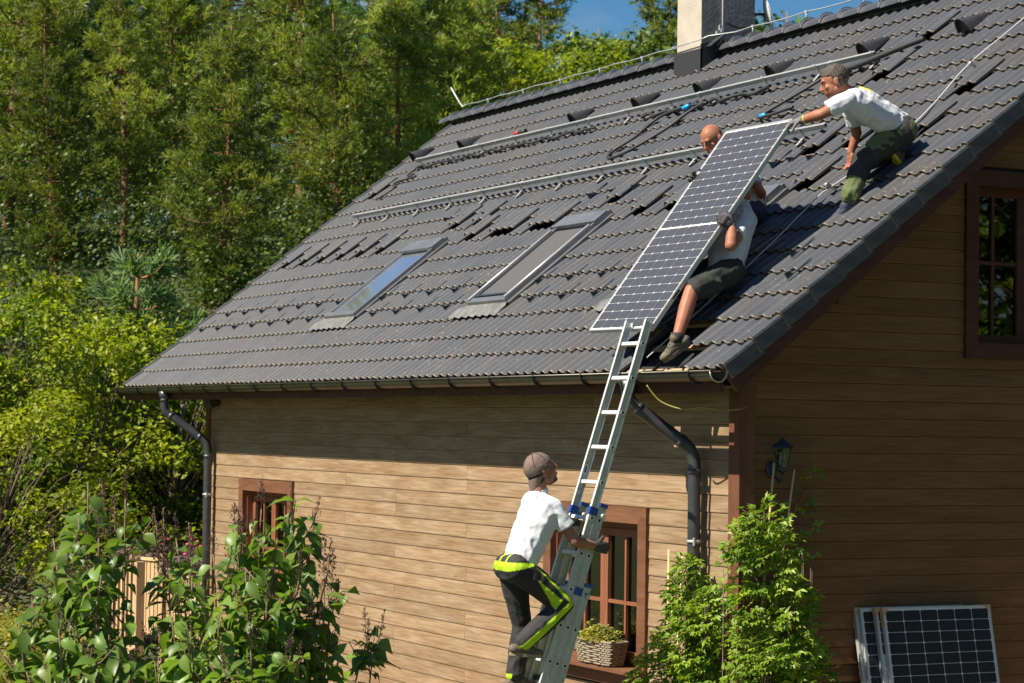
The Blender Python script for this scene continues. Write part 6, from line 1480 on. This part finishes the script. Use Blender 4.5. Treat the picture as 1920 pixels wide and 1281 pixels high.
def lilac(label, tips, base, seed, dens=1.0, zmin=-2.75, nmax=290, panicle=0.4):
    r = random.Random(seed)
    e = empty('lilac_shrub', base, label, 'shrub', 'lilac shrubs in the foreground')
    st = MB(); sh = MB(); mats_ = []
    for tip in tips:
        bs = base + Vector((r.uniform(-.25, .25), r.uniform(-.25, .25), 0)); mid = bs.lerp(tip, 0.55) + Vector((r.uniform(-.12, .12), r.uniform(-.12, .12), 0.05))
        def C(t): return bs.lerp(mid, t).lerp(mid.lerp(tip, t), t)
        st.tube([C(t / 8) for t in range(9)], [0.014 - 0.0012 * k for k in range(9)], 6)
        L = (tip - bs).length; twigs = [(tip, C(0.93), L)]
        for k in range(int(9 * dens)):
            t = r.uniform(0.5, 0.96); p = C(t); a = r.uniform(0, 6.28); l = r.uniform(0.15, 0.42) * (1.15 - t * 0.5); q = p + Vector((math.cos(a) * l * .7, math.sin(a) * l * .7, l * r.uniform(.5, 1.0)))
            st.tube([p, p.lerp(q, .5) + Vector((0, 0, -0.02)), q], [0.006, 0.0045, 0.003], 5); twigs.append((q, p, l))
            if r.random() < panicle * 0.6: twigs[-1] = (q, p, -l)
        z_ = 0.42
        along = [(C(t), (C(min(1, t + .02)) - C(t)).normalized()) for t in [0.40 + 0.6 * i / int(22 * dens) for i in range(int(22 * dens))]]
        for (q, p, l) in twigs[1:]:
            n_ = 3
            for i in range(1, n_ + 1): along.append((p.lerp(q, i / n_), (q - p).normalized()))
        for (p, d) in along:
            if p.z < zmin: continue
            a = r.uniform(0, 3.14)
            for side in (0, 3.1416):
                if r.random() < 0.10: continue
                s_ = d.orthogonal().normalized(); s_ = Matrix.Rotation(a + side + r.uniform(-.3, .3), 3, d) @ s_
                yax = (s_ * 0.9 + Vector((0, 0, r.uniform(-0.95, 0.15))) + d * 0.15).normalized(); zax = orth(yax, Vector((r.uniform(-.7, .7), r.uniform(-.9, .3), 1))); xax = yax.cross(zax)
                pet = p + s_ * 0.02 + yax * 0.008; sc_ = r.uniform(0.65, 1.30)
                m = Matrix(((xax.x * sc_, yax.x * sc_, zax.x * sc_, pet.x), (xax.y * sc_, yax.y * sc_, zax.y * sc_, pet.y), (xax.z * sc_, yax.z * sc_, zax.z * sc_, pet.z), (0, 0, 0, 1)))
                mats_.append(((pet - CAM).length, m, r.randrange(9) if r.random() < 0.8 else r.randrange(7)))
                st.tube([p, pet], 0.0018, 4, caps=False)
        for (q, p, l) in twigs[:1] * (1 if r.random() < panicle * 1.6 else 0) + [t for t in twigs[1:] if t[2] < 0]:
            d = ((q - p).normalized() * .5 + Vector((0, 0, 1))).normalized(); hgt = r.uniform(0.14, 0.24); sh.tube([q, q + d * hgt], [0.0028, 0.001], 4, caps=False)
            for i in range(34):
                t = r.random(); rr_ = 0.045 * (1 - t) + 0.006; a = r.uniform(0, 6.28); c = q + d * (hgt * t) + Vector((math.cos(a) * rr_, math.sin(a) * rr_, rr_ * .6)) * r.uniform(.4, 1)
                sh.tube([q + d * (hgt * t * .9), c], 0.0009, 3, caps=False); sh.ell(c, (0.0036, 0.0036, 0.0065), None, 4, 3)
    mats_.sort(key=lambda t: t[0])
    for d, m, k in mats_[:nmax]: share('leaf', LEAVES[k], e, m)
    if len(mats_) > nmax:
        vs, fs = [], []
        me = MB()
        for d, m, k in mats_[nmax:]:
            src = LEAVES[k]; me.mi = 0 if k < 7 else 1; me.add([m @ v.co for v in src.vertices], [tuple(p.vertices) for p in src.polygons], True)
        me.build('foliage', ['lilac_leaf', 'lilac_leaf_pale'], e, 'stuff')
    st.build('stems', 'stem', e)
    if sh.v: sh.build('seed_heads', 'seed_head', e)['kind'] = 'stuff'
    return len(mats_)
def gnd(px, d): p = at(px, 640, d); p.z = GROUND; return p
lilac('tall left lilac shrub with one shoot standing well above its heart-shaped leaves', [at(165, 905, 14.6), at(150, 960, 14.9), at(185, 1010, 14.4), at(235, 935, 14.8), at(100, 1010, 15), at(125, 1080, 14.6), at(60, 1120, 14.8), at(35, 1165, 14.5), at(190, 1080, 14.2), at(205, 1190, 14.2), at(110, 1180, 14.0), at(165, 1230, 13.8), at(50, 1260, 14.2), at(250, 1250, 13.9)], gnd(170, 14.8), 1, 0.80)
lilac('broad middle lilac shrub with brown seed heads in front of the small window', [at(490, 955, 14.8), at(440, 985, 14.9), at(545, 965, 15.0), at(520, 1010, 14.6), at(400, 1040, 14.6), at(330, 1010, 14.9), at(315, 1070, 15), at(360, 1080, 14.5), at(460, 1070, 14.3), at(585, 1020, 15.0), at(615, 1075, 15.0), at(560, 1090, 14.4), at(630, 1130, 15), at(500, 1130, 14.2), at(410, 1150, 14.1), at(320, 1150, 14.2), at(580, 1160, 14.5), at(360, 1220, 13.9), at(470, 1220, 13.9), at(545, 1230, 14.1), at(290, 1240, 14.1), at(420, 1255, 13.8)], gnd(450, 14.8), 2, 0.88, panicle=0.55)
lilac('thin lone lilac shoot with a few leaves low in front of the wall', [at(688, 1200, 15.3), at(600, 1235, 15.0), at(700, 1225, 15.2)], gnd(670, 15.2), 4, 0.7, panicle=0.9)
# dry flower panicles rising between the lilacs
for k, (px, py, d, lb) in enumerate(((205, 905, 15.1, 'dry brown flower head beside the tallest lilac shoot'), (310, 955, 15.3, 'cluster of dry brown flower heads between the two lilac shrubs'), (365, 985, 15.1, 'dry brown flower heads just left of the far downpipe'), (120, 985, 15.3, 'dry brown flower head at the left of the tall lilac'), (605, 1010, 15.4, 'dark dry flower head at the right edge of the middle lilac'), (440, 940, 15.3, 'dry flower heads in front of the small window casing'))):
    r = random.Random(90 + k); e = empty('dry_flower_stem', gnd(px, d), lb, 'flower stem', 'dry flower stems among the lilacs'); sh = MB(); st = MB()
    for j in range(3 if k in (1, 2, 5) else 2):
        tip = at(px + r.uniform(-26, 26), py + r.uniform(-10, 40), d); bs = at(px + r.uniform(-10, 10), py + 260, d)
        st.tube([bs, bs.lerp(tip, .5) + Vector((0.02, 0.01, 0)), tip], [0.006, 0.004, 0.002], 5)
        for i in range(60):
            t = r.random(); c0 = bs.lerp(tip, 0.55 + 0.45 * t); rr_ = 0.075 * (1 - t) + 0.008; a = r.uniform(0, 6.28); c = c0 + Vector((math.cos(a) * rr_, math.sin(a) * rr_, rr_ * 1.0)) * r.uniform(.4, 1)
            sh.tube([c0, c], 0.0012, 3, caps=False); sh.ell(c, (0.0055, 0.0055, 0.009), None, 4, 3)
    st.build('stems', 'stem', e); sh.build('seed_heads', 'seed_head', e)['kind'] = 'stuff'

# ------------------------------------------------------------------ climbers at the corner of the house
def climber(name, label, blobs, m='vine_leaf', ls=0.044, dens=2600, seed=0, stems=None):
    r = random.Random(seed); b = MB(); st = MB()
    base = Vector(blobs[0][0]); base.z = GROUND
    e = empty(name, base, label, 'climbing plant', 'climbing plants at the corner of the house')
    for c, rad in blobs:
        c = Vector(c); vol = rad[0] * rad[1] * rad[2]; n_sp = max(8, int(dens * (rad[0] * rad[2])))
        for i in range(n_sp):
            v = Vector((r.gauss(0, 1), r.gauss(0, 1), r.gauss(0, 1))).normalized(); k = r.uniform(0.72, 1.08); p = c + Vector((v.x * rad[0], v.y * rad[1], v.z * rad[2])) * k
            if p.y > WY - 0.05 and p.x < WX + 0.05: continue
            if noise.noise(p * 5.5) + 0.45 * noise.noise(p * 13) < -0.22: continue
            p = p + v * (0.05 * noise.noise(p * 8 + Vector((5, 5, 5))))
            # a compound leaf: 5 leaflets
            d = (v + Vector((r.gauss(0, .5), r.gauss(0, .5), -0.35))).normalized(); nrm = orth(d, Vector((r.gauss(0, .4), -0.45, 1))); s = d.cross(nrm)
            for q in range(5):
                a = (q - 2) * 0.55; dd = (d * math.cos(a) + s * math.sin(a)).normalized(); ss = dd.cross(nrm); l = ls * r.uniform(.7, 1.25) * (1.15 if q == 2 else .9); o_ = p + dd * l * .35
                b.add([o_, o_ + dd * l * .55 + ss * l * .27 + nrm * .004, o_ + dd * l * 1.15 - nrm * l * .2, o_ + dd * l * .55 - ss * l * .27 + nrm * .004], [(0, 1, 2, 3)])
        st.tube([base + Vector((r.uniform(-.1, .1), r.uniform(-.1, .1), 0)), Vector((c.x, c.y, (c.z + base.z) / 2)), c + Vector((0, 0, rad[2] * .5))], [0.008, 0.005, 0.002], 5)
        for _ in range(3):
            v = Vector((r.gauss(0, 1), r.gauss(0, 1), abs(r.gauss(0, 1)))).normalized(); st.tube([c, c + Vector((v.x * rad[0], v.y * rad[1], v.z * rad[2])) * 1.05], [0.003, 0.0015], 4)
    b.build('foliage', m, e, 'stuff'); st.build('stems', 'stem', e)
    return e
climber('clematis', 'rounded bright green climber in front of the near downpipe', [((-1.22, 0.22, -2.55), (0.280, 0.240, 0.420)), ((-1.02, 0.25, -2.35), (0.280, 0.240, 0.441)), ((-0.90, 0.26, -2.05), (0.230, 0.204, 0.367)), ((-0.95, 0.28, -1.75), (0.166, 0.156, 0.263)), ((-1.0, 0.30, -1.55), (0.115, 0.096, 0.147)), ((-1.25, 0.15, -2.95), (0.408, 0.300, 0.420)), ((-0.80, 0.22, -2.75), (0.331, 0.300, 0.525)), ((-0.72, 0.30, -1.9), (0.152, 0.144, 0.263)), ((-0.9, 0.2, -3.3), (0.637, 0.360, 0.525))], seed=3, dens=4000)
climber('clematis', 'tall dense climber covering the corner of the house, reaching highest under the lantern', [((-0.240, 0.510, -1.150), (0.179, 0.192, 0.179)), ((-0.240, 0.530, -1.420), (0.216, 0.264, 0.273)), ((-0.220, 0.570, -1.750), (0.230, 0.324, 0.336)), ((-0.200, 0.530, -2.150), (0.280, 0.336, 0.399)), ((-0.180, 0.570, -2.550), (0.319, 0.396, 0.441)), ((-0.120, 0.460, -3.000), (0.383, 0.480, 0.525)), ((-0.270, 0.350, -1.300), (0.128, 0.144, 0.147)), ((-0.380, 0.250, -1.550), (0.089, 0.096, 0.084)), ((-0.240, 0.830, -1.950), (0.152, 0.192, 0.315)), ((-0.240, 0.890, -2.450), (0.179, 0.240, 0.420)), ((-0.170, 0.360, -3.500), (0.510, 0.480, 0.420))], seed=4, dens=5200)
climber('clematis', 'loose leafy shoots climbing the gable wall right of the lantern', [((-0.47, 1.02, -0.98), (0.051, 0.070, 0.080)), ((-0.47, 1.10, -1.15), (0.051, 0.070, 0.130)), ((-0.46, 1.00, -1.40), (0.071, 0.100, 0.120)), ((-0.46, 1.08, -0.80), (0.041, 0.070, 0.050)), ((-0.46, 0.95, -1.62), (0.061, 0.100, 0.120))], seed=6, dens=1500)
def cane(p, q, lb, grp='bamboo canes'):
    e = empty('bamboo_cane', Vector(p), lb, 'cane', grp); b = MB(); b.tube([p, q], 0.0085, 7)
    for t in (0.2, 0.45, 0.7): c = Vector(p).lerp(Vector(q), t); d = (Vector(q) - Vector(p)).normalized(); b.tube([c - d * .004, c + d * .004], 0.0105, 7)
    b.build('stick', 'bamboo', e)
cane((-1.40, 0.36, GROUND), (-1.435, 0.40, -1.40), 'left yellow cane standing by the window casing')
cane((-1.26, 0.30, GROUND), (-1.225, 0.40, -1.42), 'right yellow cane of the pair by the near downpipe')
cane((-0.42, 0.56, -2.4), (-0.40, 0.70, -0.70), 'cane rising just below the lantern')
cane((-0.38, 0.62, -2.4), (-0.38, 0.87, -0.745), 'cane leaning right beside the lantern')

# flowers of the basket
b = MB(); r = random.Random(8)
for i in range(620):
    a = r.uniform(0, 6.28); rr_ = math.sqrt(r.random()); p = BC + Vector((math.cos(a) * 0.31 * rr_, math.sin(a) * 0.13 * rr_, 0.18 + 0.13 * (1 - rr_ * rr_) * r.random() + 0.02 + (0.05 if r.random() < .1 else 0)))
    for q in range(4):
        nrm = Vector((r.gauss(0, .5), r.gauss(-.3, .5), 1)).normalized(); t = Matrix.Rotation(r.uniform(0, 6.28), 3, nrm) @ nrm.orthogonal().normalized(); s = nrm.cross(t); l = r.uniform(.018, .032)
        b.add([p, p + t * l * .5 + s * l * .35, p + t * l, p + t * l * .5 - s * l * .35], [(0, 1, 2, 3)])
b.build('flowers', 'ground_cover', bk, 'stuff')

# low garden plants at the lower left
b = MB(); r = random.Random(12)
for i in range(3000):
    d = r.uniform(18, 27); px = r.uniform(-60, 230) ; p = at(px, 640, d); zt_ = at(px, 1150 + 130 * r.random() + (px > 90) * 40, d).z; p.z = zt_ if r.random() < 0.7 else r.uniform(GROUND, zt_)
    for q in range(6):
        c = p + Vector((r.gauss(0, .05), r.gauss(0, .05), r.gauss(0, .05))); nrm = Vector((r.gauss(0, .5), r.gauss(0, .5), 1)).normalized(); t = Matrix.Rotation(r.uniform(0, 6.28), 3, nrm) @ nrm.orthogonal().normalized(); s = nrm.cross(t); l = r.uniform(.03, .07)
        b.add([c - t * l * .5, c + s * l * .3, c + t * l * .5, c - s * l * .3], [(0, 1, 2, 3)])
tag(b.build('garden_plants', 'ground_cover'), 'low yellow-green garden plants at the lower left corner', 'garden plants', kind='stuff')

# ------------------------------------------------------------------ shed and railing beyond the far corner
wood_mat('pale_wood', (0.50, 0.34, 0.18), (0.60, 0.43, 0.25), (0.3, 0.18, 0.1), 2, grain=0.7)
mat('shed_roof', (0.17, 0.11, 0.10), 0.7, c2=(0.21, 0.14, 0.125), scale=3)
S0 = at(190, 1030, 33); S1 = at(395, 1075, 32.5)
sh_ = empty('garden_shed', Vector((S0.x, S0.y, GROUND)), 'low wooden shed with a plain brown roof beyond the far corner of the house', 'shed')
ra = at(205, 1045, 31.5); rb = at(385, 1062, 31.5); rc = at(370, 988, 34.5); rd = at(225, 975, 34.5)
b = MB(); tk = Vector((0, 0, -0.06)); b.add([ra, rb, rc, rd, ra + tk, rb + tk, rc + tk, rd + tk], [(0, 1, 2, 3), (7, 6, 5, 4), (0, 4, 5, 1), (1, 5, 6, 2), (2, 6, 7, 3), (3, 7, 4, 0)]); b.build('roof', 'shed_roof', sh_)
b = MB(); ia, ib, ic, id_ = [p.lerp((ra + rb + rc + rd) / 4, 0.10) + Vector((0, 0, -0.08)) for p in (ra, rb, rc, rd)]; g4 = [Vector((p.x, p.y, GROUND)) for p in (ia, ib, ic, id_)]
b.add([ia, ib, ic, id_] + g4, [(0, 4, 5, 1), (1, 5, 6, 2), (2, 6, 7, 3), (3, 7, 4, 0)]); b.build('wall', 'pale_wood', sh_)
fe = empty('wooden_railing', at(265, 1200, 28), 'pale new wooden railing with upright slats behind the lilac shrubs', 'railing')
def railing(pa, pb_, hgt, n):
    up_ = Vector((0, 0, 1)); pa, pb_ = Vector(pa), Vector(pb_)
    b = MB(); b.bar(pa, pb_, 0.07, 0.035); b.build('top_rail', 'pale_wood', fe); b = MB(); b.bar(pa - up_ * (hgt - .1), pb_ - up_ * (hgt - .1), 0.04, 0.05); b.build('bottom_rail', 'pale_wood', fe)
    sl = MB(); sl.box((-0.016, -0.03, -hgt + 0.06), (0.016, 0.03, -0.018)); sl = sl.mesh('slat', 'pale_wood'); a = math.atan2((pb_ - pa).y, (pb_ - pa).x) + math.pi / 2
    for i in range(1, n): p = pa.lerp(pb_, i / n); share('slat', sl, fe, Matrix.Translation(p) @ Matrix.Rotation(a, 4, 'Z'))
A = at(200, 1062, 28.2); B_ = at(262, 1068, 27.2); C_ = at(252, 1045, 29.4); D_ = at(310, 1052, 29.0); E_ = at(385, 1075, 28.5)
railing(A, B_, 1.05, 8); railing(C_, D_, 1.0, 8); railing(D_ + Vector((0, 0, -0.10)), E_ + Vector((0, 0, -0.0)), 1.0, 10)
for p in (A, B_, C_, D_, E_): b = MB(); b.box((-0.05, -0.05, GROUND - p.z), (0.05, 0.05, 0.09), None, p); b.build('post', 'pale_wood', fe)
e = empty('flower_box', at(360, 1045, 30), 'bright pink and red flowers behind the railing', 'flowers'); mat('petal', (0.75, 0.04, 0.10), 0.6, c2=(0.8, 0.12, 0.25), scale=30)
b = MB(); r = random.Random(2)
for i in range(16): b.ell(at(r.choice((365, 308, 375, 360)) + r.gauss(0, 7), 1032 + r.gauss(0, 8) - 20 * (i % 3 == 0), 30), (0.03, 0.03, 0.02), None, 5, 4)
b.build('blossoms', 'petal', e, 'stuff')
